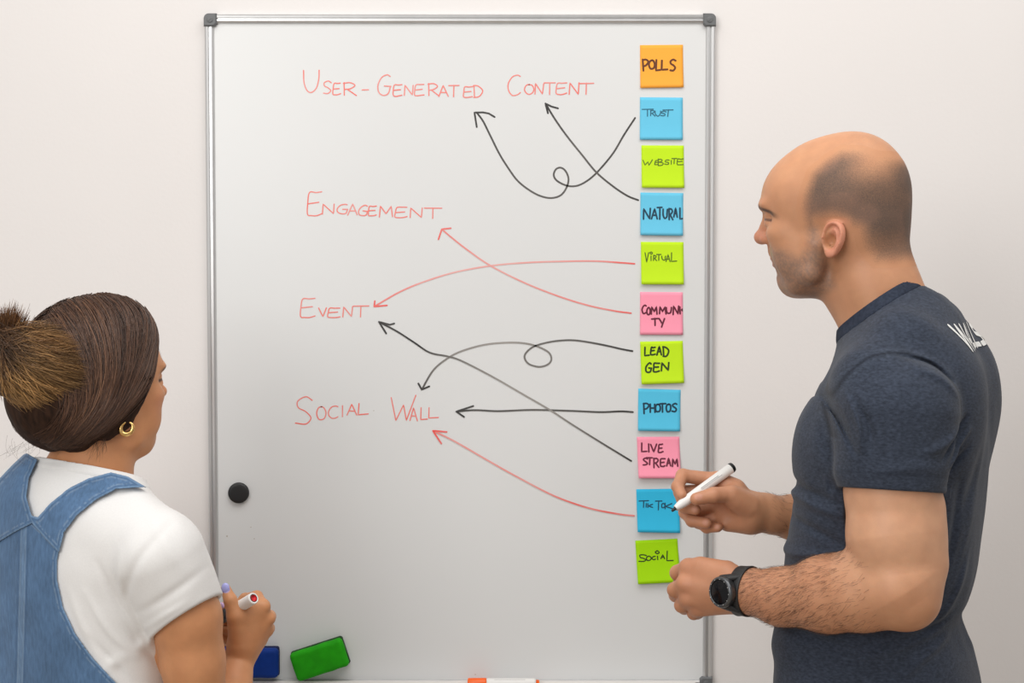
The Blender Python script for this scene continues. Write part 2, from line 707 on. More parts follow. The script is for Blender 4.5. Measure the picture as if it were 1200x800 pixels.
def ink(name, rgb, rough=.45, fade=.35, scale=18):
    """dry-erase ink with uneven density along the stroke"""
    m = bpy.data.materials.new(name)
    m.use_nodes = True
    nt = m.node_tree
    b = nt.nodes['Principled BSDF']
    b.inputs['Roughness'].default_value = rough
    a = nt.nodes.new('ShaderNodeAttribute')
    a.attribute_name = 'col'
    tc = nt.nodes.new('ShaderNodeTexCoord')
    n = nt.nodes.new('ShaderNodeTexNoise')
    n.inputs['Scale'].default_value = scale
    n.inputs['Detail'].default_value = 5
    nt.links.new(tc.outputs['Object'], n.inputs['Vector'])
    mx = nt.nodes.new('ShaderNodeMix')
    mx.data_type = 'RGBA'
    r = nt.nodes.new('ShaderNodeMapRange')
    r.inputs['From Min'].default_value = .35
    r.inputs['From Max'].default_value = .7
    r.inputs['To Max'].default_value = fade
    nt.links.new(n.outputs['Fac'], r.inputs['Value'])
    nt.links.new(r.outputs['Result'], mx.inputs['Factor'])
    nt.links.new(a.outputs['Color'], mx.inputs['A'])
    mx.inputs['B'].default_value = (*rgb, 1)
    nt.links.new(mx.outputs['Result'], b.inputs['Base Color'])
    return m


M_red = ink('red_marker_ink', (.74, .62, .60))
M_black = ink('black_marker_ink', (.30, .29, .27), fade=.18)
RED = srgb(240, 112, 100)
RED_S = srgb(238, 66, 56)
BLK = srgb(26, 25, 25)


_lay = [0]


def board_ink(name, strokes, width, m, color, label=None, dens=None):
    """strokes in photograph pixels on the board's writing surface -> one mesh"""
    parts, cols = [], []
    for st in strokes:
        W = np.array([at(p[0], p[1], BY) for p in st])
        V2, Fc = ribbon(W[:, [0, 2]], width)
        V = np.c_[V2[:, 0], np.full(len(V2), BY - .0003 - .00002 * _lay[0]), V2[:, 1]]
        _lay[0] = (_lay[0] + 1) % 12
        parts.append((V, Fc))
        c = np.tile(color, (len(V), 1))
        if dens is not None:
            t = np.linspace(0, 1, len(V))
            k = np.interp(t, np.linspace(0, 1, len(dens)), dens)[:, None]
            c = c * k + np.array([.66, .60, .56]) * (1 - k)
        cols.append(c)
    V, Fc = merge(parts)
    ob = make(name, V, Fc, m, board, False)
    set_col(ob, np.concatenate(cols))
    if label:
        ob['label'] = label
    return ob


def word(spec, label, width=.0021):
    st = []
    for ch, *bx in spec:
        st += glyph(ch, *bx)
    board_ink('handwritten_word', st, width, M_red, RED, label)


word([('U', 355.8, 82.5, 374, 108), ('S', 379, 95, 388.5, 110), ('E', 390, 97.5, 399, 111), ('R', 402.5, 96.7, 417.5, 111.7),
      ('-', 424.7, 104, 431.7, 107), ('G', 442.5, 87.5, 458, 111.7), ('E', 460.8, 99, 471, 112.5), ('N', 474, 100, 484, 111.7),
      ('E', 486, 99, 496.7, 112), ('R', 501.7, 98, 514, 112), ('A', 514, 100, 525, 113), ('T', 526, 100, 538, 113.5),
      ('E', 543, 101.5, 553.7, 114), ('D', 555, 100, 566, 114)], 'red words USER-GENERATED at the top left')
word([('C', 595, 88, 610, 111.6), ('O', 614.5, 99, 625.7, 110.5), ('N', 627, 98, 637, 110.5), ('T', 638, 97, 650.5, 110.5),
      ('E', 651.6, 97, 664, 110.5), ('N', 667, 97, 678.6, 110.5), ('T', 678.6, 97.4, 695.5, 110.5)], 'red word CONTENT')
word([('E', 360, 224.6, 377, 252.7), ('N', 378, 239, 391.7, 250.5), ('G', 395, 239, 407.5, 250.5), ('A', 407.5, 239, 418.7, 251.6),
      ('G', 420, 240.4, 431, 252.7), ('E', 431.5, 241.5, 441, 252.7), ('M', 444.6, 241.5, 460, 254), ('E', 462.6, 242.6, 477, 255),
      ('N', 480.6, 243.7, 495, 255), ('T', 497.5, 243.7, 517.7, 256)], 'red word ENGAGEMENT')
word([('E', 352, 349.5, 369, 372), ('V', 373.7, 360.7, 382.7, 371), ('E', 384, 360.7, 398.5, 372), ('N', 402, 359.6, 413, 371),
      ('T', 414, 358.5, 432, 371)], 'red word EVENT')
word([('S', 346, 465, 366.4, 497.5), ('O', 371, 476.4, 382, 491.8), ('C', 384.6, 475.5, 396, 490), ('I', 400, 475.5, 402.5, 488),
      ('A', 406.7, 473.5, 418, 486), ('L', 420, 472.6, 431.6, 486)], 'red word SOCIAL')
word([('W', 458.4, 463, 487, 492.7), ('A', 480.5, 477.4, 489, 492.7), ('L', 493, 477.4, 500.6, 491.8), ('L', 502.5, 477.4, 514, 489.8)],
     'red word WALL')


def crop(pts, ox, oy, sc):
    p = np.array(pts, float)
    return np.c_[ox + p[:, 0] / sc, oy + p[:, 1] / sc]


def arrow(line, head, red, label, width=.0032, dens=(1, .85, .8, 1)):
    """one drawn arrow: long stroke plus its two-stroke head in one mesh"""
    L_ = catmull(line, step=1.6)
    Hd = np.vstack([catmull(head[i:i + 2], step=1.5)[(0 if i == 0 else 1):] for i in range(len(head) - 1)])
    c = RED_S if red else BLK
    parts, cols = [], []
    for st, dn in ((L_, dens), (Hd, (.95, 1))):
        W = np.array([at(p[0], p[1], BY) for p in st])
        V2, Fc = ribbon(W[:, [0, 2]], width)
        V = np.c_[V2[:, 0], np.full(len(V2), BY - .0003 - .00004 * _lay[0]), V2[:, 1]]
        _lay[0] = (_lay[0] + 1) % 20
        k = np.interp(np.linspace(0, 1, len(V)), np.linspace(0, 1, len(dn)), dn)[:, None]
        parts.append((V, Fc))
        cols.append(c * k + (np.array([.80, .55, .52]) if red else np.array([.46, .43, .40])) * (1 - k))
    ob = make('drawn_arrow', *merge(parts), M_red if red else M_black, board, False)
    set_col(ob, np.concatenate(cols))
    ob['label'] = label


c3 = lambda p: crop(p, 520, 70, 4.446)
c6 = lambda p: crop(p, 420, 350, 3.529)
c7 = lambda p: crop(p, 420, 250, 3.529)
arrow(c3([(997, 303), (940, 390), (880, 490), (797, 588), (740, 635), (690, 657), (640, 655), (590, 630), (573, 600), (585, 570), (610, 562),
           (635, 580), (650, 620), (640, 665), (610, 705), (560, 720), (500, 708), (440, 675), (385, 630), (340, 570), (290, 490), (240, 390),
           (205, 320), (172, 275)]), c3([(265, 298), (235, 280), (205, 274), (160, 275), (172, 350)]), False, 'black looping arrow from the TRUST note')
arrow(c3([(1013, 731), (960, 710), (890, 665), (797, 588), (720, 495), (640, 395), (580, 310), (530, 228)]),
       c3([(595, 253), (560, 243), (530, 228), (543, 278)]), False, 'black arrow from the NATURAL note up to CONTENT')
arrow(c7([(1142, 208), (1090, 204), (980, 197), (850, 198), (700, 203), (550, 216), (400, 243), (270, 283), (170, 325), (65, 385)]),
       c7([(68, 362), (65, 385), (118, 380)]), True, 'red arrow from the VIRTUAL note to EVENT', .0028, (1, .5, .3, .4, .8))
arrow(c7([(1127, 412), (1060, 403), (950, 380), (830, 343), (690, 288), (550, 218), (450, 150), (380, 95), (345, 65)]),
       c7([(382, 61), (345, 65), (331, 107)]), True, 'red arrow from the COMMUNITY note to ENGAGEMENT', .0028, (1, .7, .5, .4, .8))
arrow(c6([(1133, 216), (1090, 208), (1000, 188), (900, 172), (830, 173), (770, 183), (720, 200), (690, 228), (690, 252), (710, 272), (750, 281),
           (785, 270), (798, 248), (785, 220), (735, 195), (680, 183), (610, 181), (520, 190), (430, 215), (370, 245), (310, 295), (262, 375)]),
       c6([(248, 350), (262, 375), (293, 362)]), False, 'black looping arrow from the LEAD GEN note to WALL', .0032, (1, .8, .7, .6, .25, .4, .9))
arrow(c6([(1135, 468), (1085, 465), (1000, 468), (880, 463), (720, 459), (580, 464), (480, 460), (405, 466)]),
       c6([(475, 443), (405, 466), (437, 488)]), False, 'black straight arrow from the PHOTOS note')
arrow(c6([(1128, 670), (1000, 592), (880, 517), (790, 458), (690, 400), (560, 325), (430, 258), (370, 238), (295, 222), (230, 180), (160, 135),
           (85, 95)]), c6([(148, 102), (130, 107), (85, 95), (115, 143)]), False, 'black long arrow from the LIVE STREAM note to EVENT', .0031,
       (1, .7, .35, .3, .6, 1, 1))
arrow([(743, 604), (725, 602), (690, 595), (650, 581), (607, 559), (573, 540), (533, 517), (507.5, 504.5)],
       c6([(365, 550), (308, 545), (343, 598)]), True, 'red arrow from the lowest blue note to WALL', .0030, (1, .8, .6, .4, .7))

# faint smudges left on the board
M_smudge = mat('old_marker_smudge', (.50, .46, .42), .5)
for (px, py, r) in ((266, 628, 1.3), (294, 617.5, .8), (298, 631, .9), (557, 790, .9), (438, 481, .8)):
    c = at(px, py, BY)
    make('ink_speck', *lathe([(0, .0012 * r), (.0003, .0012 * r)], (c[0], BY, c[2]), (c[0], BY - 1, c[2]), 10), M_smudge, board, False)

# ------------------------------------------------------------------ sticky notes
NOTE = {'orange': srgb(255, 174, 66), 'blue': srgb(106, 199, 232), 'green': srgb(196, 236, 32), 'pink': srgb(255, 158, 182),
        'deepblue': srgb(52, 186, 228), 'deepgreen': srgb(166, 222, 2), 'midblue': srgb(88, 196, 232)}
NM = {k: mat('note_paper_' + k, v, .75, spec=.25, noise=(30, .012, (1, 1, 1))) for k, v in NOTE.items()}
M_pen_ink = ink('pen_ink', (.02, .03, .03), fade=.1)
notes = [
    # name colour, corners (tl, tr, br, bl), curl mm, letters origin, letters, stroke width, ink colour, label
    ('orange', [(750, 53), (800.2, 52.5), (800.8, 102.5), (750.3, 103.3)], 2.0, (745, 50),
     [('P', 110, 265, 195, 440), ('O', 205, 275, 295, 410), ('L', 315, 275, 385, 440), ('L', 400, 280, 490, 430), ('S', 530, 265, 620, 440)],
     .0034, srgb(98, 48, 10), 'orange sticky note reading POLLS at the top of the column'),
    ('blue', [(750, 114), (800, 114.4), (799.8, 164), (749.7, 163.8)], 2.5, (745, 110),
     [('T', 100, 240, 270, 350), ('R', 230, 260, 300, 345), ('U', 305, 270, 385, 345), ('S', 390, 270, 470, 345), ('T', 430, 248, 580, 355)],
     .0019, srgb(40, 105, 130), 'blue sticky note with the word TRUST in thin letters'),
    ('green', [(751.6, 170.3), (801.2, 170.5), (801.6, 220.2), (751.9, 219.9)], 3.5, (745, 165),
     [('W', 115, 295, 260, 385), ('E', 295, 305, 350, 372), ('B', 350, 285, 430, 385), ('S', 450, 300, 525, 370), ('I', 548, 305, 556, 364),
      ('T', 562, 274, 640, 356), ('E', 645, 280, 740, 375)],
     .0018, srgb(92, 118, 8), 'lime green sticky note with the word WEBSITE'),
    ('blue', [(750.5, 225.5), (800.6, 226.2), (800, 276.2), (750.2, 275.5)], 4, (745, 222),
     [('N', 118, 300, 228, 465), ('A', 248, 300, 340, 460), ('T', 335, 280, 412, 465), ('U', 425, 310, 495, 450), ('R', 515, 300, 580, 470),
      ('A', 595, 285, 650, 430), ('L', 685, 285, 735, 465)],
     .0030, srgb(18, 62, 84), 'blue sticky note with the word NATURAL in bold letters'),
    ('green', [(751, 283.3), (800.8, 283.6), (801, 333.2), (751.3, 333)], 5, (745, 280),
     [('V', 145, 210, 200, 360), ('I', 235, 265, 240, 335), ('.', 215, 198, 265, 238), ('R', 275, 255, 325, 335), ('T', 325, 240, 395, 330),
      ('U', 405, 265, 465, 330), ('A', 470, 240, 535, 350), ('L', 555, 215, 640, 355)],
     .0019, srgb(84, 112, 10), 'lime green sticky note with the word VIRTUAL'),
    ('pink', [(750.2, 342), (800.1, 342.4), (800.2, 392.2), (749.9, 392)], 2, (745, 338),
     [('C', 95, 260, 160, 390), ('O', 172, 300, 225, 408), ('M', 240, 285, 335, 400), ('M', 365, 285, 465, 395), ('U', 475, 300, 555, 390),
      ('N', 580, 275, 665, 400), ('I', 685, 285, 690, 395), ('.', 714, 325, 738, 350), ('T', 245, 470, 350, 580), ('Y', 365, 470, 445, 605)],
     .0029, srgb(100, 26, 50), 'pink sticky note with the word COMMUNITY split on two lines'),
    ('green', [(750.1, 400.2), (800, 399.2), (801.3, 448.3), (751.5, 450)], 5, (745, 395),
     [('L', 140, 160, 210, 290), ('E', 230, 155, 300, 275), ('A', 330, 140, 400, 275), ('D', 425, 150, 520, 300), ('G', 150, 400, 245, 550),
      ('E', 275, 405, 370, 540), ('N', 400, 400, 515, 525)],
     .0031, srgb(40, 62, 8), 'lime green sticky note reading LEAD GEN'),
    ('midblue', [(748, 455.1), (797.6, 456.6), (796.4, 505), (747.4, 504.2)], 5, (745, 452),
     [('P', 120, 270, 205, 430), ('H', 228, 285, 298, 412), ('O', 310, 285, 385, 405), ('T', 375, 275, 465, 410), ('O', 475, 285, 550, 410),
      ('S', 570, 275, 645, 400)],
     .0031, srgb(14, 58, 80), 'blue sticky note with the word PHOTOS'),
    ('pink', [(746.3, 511.7), (796, 511.4), (797.4, 559.4), (748, 559.5)], 9, (742, 508),
     [('L', 130, 145, 210, 280), ('I', 235, 160, 250, 280), ('V', 270, 165, 365, 280), ('E', 390, 165, 460, 290), ('S', 150, 375, 225, 485),
      ('T', 205, 370, 300, 475), ('R', 320, 380, 400, 520), ('E', 420, 385, 495, 505), ('A', 520, 375, 585, 500), ('M', 605, 385, 695, 505)],
     .0029, srgb(108, 32, 58), 'pink sticky note reading LIVE STREAM'),
    ('deepblue', [(745.6, 573), (795.7, 572.3), (796.4, 623.4), (746.9, 622.5)], 8, (742, 568),
     [('T', 85, 245, 235, 345), ('I', 205, 285, 208, 345), ('K', 228, 290, 305, 345), ('T', 345, 248, 450, 380), ('O', 440, 285, 495, 345),
      ('K', 500, 280, 620, 360)],
     .0020, srgb(16, 74, 100), 'blue sticky note behind the marker tip held by the man'),
    ('deepgreen', [(744.4, 633.2), (793.7, 630.8), (797, 680.6), (747.3, 683.4)], 8, (742, 628),
     [('S', 85, 285, 210, 395), ('O', 205, 310, 280, 375), ('C', 290, 310, 345, 362), ('I', 378, 305, 382, 360), ('.', 335, 215, 410, 280),
      ('A', 425, 290, 490, 350), ('L', 520, 230, 620, 385)],
     .0020, srgb(42, 66, 4), 'green sticky note with the word SOCIAL, lowest of the column'),
]
for cname, cor, curl, (ox, oy), letters, sw, icol, label in notes:
    P4 = np.array([at(p[0], p[1], BY)[[0, 2]] for p in cor])         # tl,tr,br,bl on the board

    def lift(s, t, curl=curl):
        # glued along the top, the lower part springs away from the board
        tt = np.clip((t - .2) / .8, 0, 1)
        return .0007 + curl / 1000 * (tt ** 1.6) * (.85 + .15 * s) + .0006 * np.sin(t * 7) * tt

    def surf(s, t, extra=0.0):
        s = np.asarray(s, float)
        t = np.asarray(t, float)
        p = (P4[0] * ((1 - s) * (1 - t))[:, None] + P4[1] * (s * (1 - t))[:, None] + P4[2] * (s * t)[:, None] + P4[3] * ((1 - s) * t)[:, None])
        return np.c_[p[:, 0], BY - lift(s, t) - extra, p[:, 1]]
    n = 14
    S_, T_ = [a.ravel() for a in np.meshgrid(np.linspace(0, 1, n), np.linspace(0, 1, n))]
    top, bot = surf(S_, T_, .0003), surf(S_, T_, 0)
    V = np.vstack([top, bot])
    Fc = []
    for i in range(n - 1):
        for j in range(n - 1):
            a = i * n + j
            Fc.append([a, a + 1, a + n + 1, a + n][::-1])
            b = a + n * n
            Fc.append([b, b + 1, b + n + 1, b + n])
    rim = [j for j in range(n)] + [i * n + n - 1 for i in range(1, n)] + [(n - 1) * n + j for j in range(n - 2, -1, -1)] + [i * n for i in range(n - 2, 0, -1)]
    for a, b in zip(rim, rim[1:] + rim[:1]):
        Fc.append([a, b, b + n * n, a + n * n])
    loc = surf(np.array([.5]), np.array([.5]))[0]
    note = make('sticky_note', V, Fc, NM[cname], None, True, loc)
    note.data.polygons.foreach_set('use_smooth', np.array([i < (n - 1) ** 2 * 2 for i in range(len(Fc))]))
    tag(note, label, 'sticky note', 'sticky notes in a column on the whiteboard')
    parts = []
    # map pixels to note coordinates (affine is enough)
    A0, A1, A3 = np.array(cor[0], float), np.array(cor[1], float), np.array(cor[3], float)
    Mi = np.linalg.inv(np.c_[A1 - A0, A3 - A0])
    size = np.linalg.norm(P4[1] - P4[0])
    for ch, a, b, c, d in letters:
        sc = 800 / 60
        for st in glyph(ch, ox + a / sc, oy + b / sc, ox + c / sc, oy + d / sc):
            q = (st - A0) @ Mi.T
            V2, F2 = ribbon(q * size, sw)
            V2 = np.clip(V2 / size, .003, .997)
            parts.append((surf(V2[:, 0], V2[:, 1], .00055 + .00002 * len(parts)), F2))
    w_ = make('handwriting', *merge(parts), M_pen_ink, note, False)
    set_col(w_, np.tile(icol, (len(w_.data.vertices), 1)))

# ------------------------------------------------------------------ magnet, erasers, tray marker
M_blackpl = mat('black_plastic', (.012, .012, .013), .42)
c = at(280, 577, BY)
prof = [(0, .0185), (.0055, .0185), (.0075, .0178), (.0086, .016), (.0088, .0120), (.0088, .0001)]
mg = make('magnet', *lathe(prof, (c[0], BY - .0002, c[2]), (c[0], BY - 1, c[2]), 40), M_blackpl, None, True, (c[0], BY, c[2]))
mg.data.polygons.foreach_set('use_smooth', np.array([len(p.vertices) == 4 for p in mg.data.polygons]))
tag(mg, 'round black magnet stuck on the left side of the whiteboard', 'magnet')


def eraser(name, c, size, rot, base, felt, label):
    """magnetic wiper: soft coloured body over a dark felt pad that lies against the board"""
    e = empty(name, (c[0], BY, c[2]))
    tag(e, label, 'eraser', 'board erasers at the foot of the whiteboard')
    V, Fc = rbox((c[0], BY - .0065, c[2]), (size[0], .011, size[1]), .0045, 3, rot)
    ob = make('felt_pad', V, Fc, felt, e)
    F = Field()
    ca, sa = math.cos(rot), math.sin(rot)

    def fn(P):
        x = P - np.array([c[0], BY - .0205, c[2]])
        q = np.c_[np.abs(x[:, 0] * ca + x[:, 2] * sa), np.abs(x[:, 1]), np.abs(-x[:, 0] * sa + x[:, 2] * ca)]
        r = .0075
        q = q - (np.array([size[0] / 2, .0095, size[1] / 2]) - r)
        d = np.linalg.norm(np.maximum(q, 0), axis=1) + np.minimum(q.max(1), 0) - r
        return d + .0007 * vnoise(P * 70)
    m = max(size)
    F.add(fn, np.array(c) - m, np.array(c) + m, .001)
    V, Q = F.mesh(.002, (c[0] - .07, BY - .036, c[2] - .06), (c[0] + .07, BY - .006, c[2] + .06))
    make('grip_body', V, Q, base, e)
    return e


M_green = mat('green_foam', (.016, .33, .003), .7, spec=.2, noise=(45, .14, (1, 1, 1)), bump=(90, .25, .002, (1, 1, 1)))
M_blue = mat('blue_foam', (.002, .030, .21), .65, spec=.2, noise=(45, .1, (1, 1, 1)), bump=(90, .2, .002, (1, 1, 1)))
M_felt_g = mat('dark_green_felt', (.01, .05, .01), .9)
M_felt_b = mat('dark_blue_felt', (.005, .01, .06), .9)
c = at(374.5, 772.5, BY - .022)
eraser('board_eraser', c, (.0975, .0525), math.radians(18), M_green, M_felt_g, 'green board eraser stuck on the whiteboard at a tilt')
c = at(292, 776.5, BY - .022)
eraser('board_eraser', c, (.104, .0535), 0, M_blue, M_felt_b, "blue board eraser standing upright on the tray behind the woman's hand")

M_white_pl = mat('white_pen_plastic', (.80, .79, .77), .35, noise=(20, .01, (1, 1, 1)))
M_orange = mat('orange_cap_plastic', (.95, .13, .004), .35)
pz = tz - .008 + .0089
pe = at(548, 797, -.034)
pen = empty('whiteboard_marker', (pe[0] + .06, -.034, tz))
tag(pen, 'white marker with an orange cap lying on the tray below the board', 'marker')
A_ = np.array([pe[0], -.034, pz])
B_ = A_ + np.array([1, 0, 0])
make('cap', *lathe([(0, .006), (.001, .0083), (.0015, .0086), (.030, .0088), (.0335, .0084), (.0336, .0070)], A_, B_), M_orange, pen)
make('barrel', *lathe([(.0335, .0076), (.036, .0082), (.118, .0082), (.121, .0076), (.1215, .0055)], A_, B_), M_white_pl, pen)
make('end_plug', *lathe([(.1210, .0054), (.126, .0054), (.1275, .004)], A_, B_, 24), M_orange, pen)
make('printed_line', *rbox((A_[0] + .075, -.0382, pz + .0070), (.055, .0012, .0003), 0), mat('grey_print', (.4, .4, .4), .5), pen, False)

# ------------------------------------------------------------------ people: shared builders
M_skin = mat('skin', (.6, .3, .2), .48, spec=.4, attr='col', sss=.08, noise=(55, .05, (1, 1, 1)), bump=(420, .10, .0012, (1, 1, 1)))


def ear_fn(fr, c, hgt, wid, side, lean, flare):
    """outer ear as a carved shell: c = local centre, p back, q up, n outwards"""
    a, b = math.radians(lean), math.radians(flare)
    q = np.array([-math.sin(a), 0, math.cos(a)])
    p0 = np.array([-math.cos(a), 0, -math.sin(a)])
    p = p0 * math.cos(b) + np.array([0, side, 0]) * math.sin(b)
    nn = np.array([0, side, 0]) * math.cos(b) - p0 * math.sin(b)

    def fn(P):
        L = fr.l(P) - c
        x, y, n = L @ p, L @ q, L @ nn
        w = wid * (1 + .20 * np.clip(y / hgt, -1, 1))
        xx = x + 2.5 * np.clip(-y / hgt, 0, 1) ** 2
        r = np.sqrt((xx / w) ** 2 + (y / hgt) ** 2)
        ang = np.arctan2(y / hgt, xx / w)
        rim = np.exp(-((r - .86) / .13) ** 2) * sst(y, -hgt * .75, -hgt * .2) * (1 - .9 * np.exp(-((ang + math.pi * .98) / .5) ** 2) - .0)
        anti = np.exp(-(((r - .53) / .12) ** 2)) * sst(x, -3, 3) * sst(y, -hgt * .6, -hgt * .2)
        con = np.exp(-(((x + wid * .22) / (wid * .46)) ** 2 + ((y + hgt * .12) / (hgt * .34)) ** 2) ** 1.5)
        fos = np.exp(-(((r - .70) / .09) ** 2)) * sst(y, -hgt * .3, hgt * .2)
        can = np.exp(-(((x + wid * .55) / 4) ** 2 + ((y + hgt * .16) / 5) ** 2))
        trag = np.exp(-(((x + wid * .86) / 3.6) ** 2 + ((y + hgt * .14) / 6) ** 2))
        lobe = np.exp(-(((xx + 2) / (wid * .6)) ** 2 + ((y + hgt * .8) / (hgt * .25)) ** 2))
        top = 3.0 + 5.2 * rim + 3.2 * anti - 15.0 * con - 3.0 * fos - 9 * can + 6.5 * trag + 1.8 * lobe
        d = smax(np.abs(n - (top - 2.6) * .5) - (np.abs(top) * 0 + 2.9 + np.clip(top, -5, 6) * .30), (r - 1) * np.minimum(w, hgt) * .8, 2.6)
        return d / 1000
    return fn


def head_ops(F, fr, s=1.0, lat=1.0, jaw=1.0, brow=1.0, nose=1.0, prot=0.0, ear=None):
    """head in local mm (eye level w=0), s overall scale"""
    def W(u, v, w):
        return fr.w(u * s, v * s * lat, w * s)
    A = fr.A
    m = s / 1000

    def E(u, v, w, r, k=12, mode='u', rot=None):
        r = np.array(r) * m
        r[1] *= lat
        F.ell(W(u, v, w), r, A if rot is None else rot @ A, k * m, mode)

    def Cn(pts, rad, k=10, mode='u'):
        F.chain([W(*p) for p in pts], [x * m for x in rad], k * m, 8 * m, mode)
    E(-5, 0, 28, (104, 77, 94), 28)
    E(-40, 0, 38, (68, 74, 82), 30)
    E(-52, 0, -18, (53, 60, 58), 30)
    # face mass
    E(38, 0, -28, (54, 58, 76), 26)
    E(52, 0, 30, (49, 62, 50), 25)
    for sd in (-1, 1):
        Cn([(8, sd * 56 * jaw, -42), (18, sd * 52 * jaw, -82), (44, sd * 32 * jaw, -98), (58, sd * 8, -100)], (16, 15, 14, 14), 18)
        E(62, sd * 42, -24, (24, 20, 17), 18)                  # cheekbone
        E(44, sd * 42, -58, (30, 18, 30), 20)                  # cheek
    E(40, 0, -92, (36, 34, 22), 18)
    E(60 + prot, 0, -92, (19, 20, 17), 10)                          # chin
    E(60 + prot, 0, -56, (28, 32, 34), 16)                          # mouth mass
    E(20, 0, -98, (40, 36, 16), 20)                           # under jaw
    for sd in (-1, 1):
        E(92, sd * 32, -2, (20, 21, 12), 12, 's')             # eye socket
        E(88, sd * 26, 19, (15, 26, 9 * brow), 12)            # brow
        E(78.5, sd * 31, -3, (14.5, 15, 13.5), 3)             # eyeball with closed-down lid
        E(79, sd * 31, -8, (14.5, 17, 9), 6)
        E(79.5, sd * 31, 4.5, (14.5, 17, 7), 4)                # upper lid
    # nose
    Cn([(97, 0, 4), (101, 0, -12), (103 + 4 * nose, 0, -27)], (7.5, 8, 11 * nose), 9)
    E(106 + 3 * nose, 0, -28, (10.5 * nose, 10, 9.5 * nose), 6)
    for sd in (-1, 1):
        E(95, sd * 12, -31, (12, 8, 8.5), 6)
        E(97, sd * 7.5, -40, (7, 4, 5), 3, 's')               # nostril
    E(93 + prot, 0, -46, (5, 6, 11), 8)
    # lips
    E(83.5 + prot, 0, -60, (8.5, 21, 6.2), 4)
    E(80.5 + prot, 0, -70.5, (8.5, 19, 6.8), 4)
    Cn([(92 + prot, 0, -65), (86 + prot, 12, -65), (76, 22, -66)], (1.4, 1.4, 1.4), 2.5, 's')
    Cn([(92 + prot, 0, -65), (86 + prot, -12, -65), (76, -22, -66)], (1.4, 1.4, 1.4), 2.5, 's')
    E(84 + prot, 0, -80, (8, 16, 5), 8, 's')
    if ear:
        c, hg, wd, lean, flare = ear
        for sd in (-1, 1):
            cc = np.array([c[0], c[1] * sd, c[2]]) * s
            cc[1] *= lat
            w0 = fr.O + cc / 1000 @ A
            F.add(ear_fn(fr, cc, hg * s, wd * s, sd, lean, flare), w0 - .035, w0 + .035, 2.2 * m)


def hand_ops(F, wrist, rw, mcps, rm, fingers, k=.010):
    """palm from the wrist to four knuckles, then separate finger chains"""
    wrist = np.asarray(wrist, float)
    for i, p in enumerate(mcps):
        p = np.asarray(p, float)
        st = wrist + (p - np.mean(mcps, 0)) * .38
        F.chain([st, p], [rw, rm[i]], k)
    for pts, rad in fingers:
        F.chain(pts, rad, .0028, .004)


# ------------------------------------------------------------------ the man
MY = -.56
hf = facing(975, 255, MY, 15, -1)
bf = facing(1050, 560, MY, 10, -1)
SH = 1.216


def bu(px):
    return (1050 - px) * SH


def bw(py):
    return (560 - py) * SH


rows = []
for py, xf, xb, hw in ((352, 1040, 1100, 52), (366, 1012, 1116, 84), (385, 992, 1133, 128), (403, 984, 1147, 166), (425, 974, 1160, 188),
                       (455, 962, 1168, 199), (490, 944, 1171, 201), (525, 934, 1169, 198), (560, 932, 1165, 193), (597, 928, 1160, 187),
                       (630, 923, 1154, 180), (668, 918, 1147, 172), (700, 914, 1137, 167), (723, 911, 1128, 166), (745, 909, 1134, 168),
                       (765, 908, 1143, 171), (800, 911, 1152, 176), (850, 915, 1155, 181), (905, 918, 1152, 184)):
    kf = np.interp(py, (360, 420, 520, 640, 720, 800), (4, 8, 10, 8, 5, 5))
    kb = np.interp(py, (360, 420, 480, 640, 720, 800), (8, 14, 18, 8, 4, 5))
    rows.append((bw(py), bu(xf + kf), bu(xb - kb), hw))
MT = table(rows)

# joints (world)
LS = at(1049, 484, -.730)        # near (left) shoulder
LH = at(1045, 574, -.742)        # sleeve hem centre
LE = at(1056, 690, -.765)        # elbow
LW = at(868, 692, -.612)         # wrist
RS = bf.w(0, -178, bw(478))
RE = at(1015, 640, -.36)
RW = at(893, 602, -.470)

F = Field()
# neck and trunk inside the shirt
F.chain([hf.w(-43, 0, -38), hf.w(-60, 0, -95), hf.w(-86, 0, -160), hf.w(-104, 0, -215)], (.052, .053, .057, .070), .03, .02)
F.chain([hf.w(-10, 0, -100), hf.w(-48, 0, -148)], (.026, .028), .03)                     # throat
F.chain([hf.w(-84, 0, -56), hf.w(-104, 0, -116)], (.018, .026), .03)                    # nape muscle
FT = np.array(MT)
FT_in = FT[FT[:, 0] > bw(838)].copy()
FT_in[:, 1] -= 11
FT_in[:, 2] += 11
FT_in[:, 3] -= 11
cmin = bf.w(0, 0, 0) - .36
cmax = bf.w(0, 0, 0) + .36
F.add(lambda P: loft_d(bf.l(P), FT_in), cmin - np.array([0, 0, .2]), cmax, .02)
# left arm
F.chain([LS, (LS + LH) / 2, LH, at(1047, 628, -.752), at(1054, 672, -.762)], (.062, .0605, .0600, .0595, .050), .02, .01)
F.chain([at(1079, 600, -.748), at(1080, 660, -.758), at(1072, 700, -.766)], (.030, .033, .030), .02)          # triceps
F.chain([LE, at(1066, 705, -.768)], (.047, .034), .015)
F.chain([at(1050, 694, -.765), at(1012, 694, -.735), at(970, 697, -.700), at(915, 699, -.652), at(880, 693, -.622), LW],
        (.0455, .050, .0490, .0385, .0300, .0270), .022, .012)
F.chain([at(1010, 676, -.74), at(960, 680, -.70)], (.030, .026), .02)
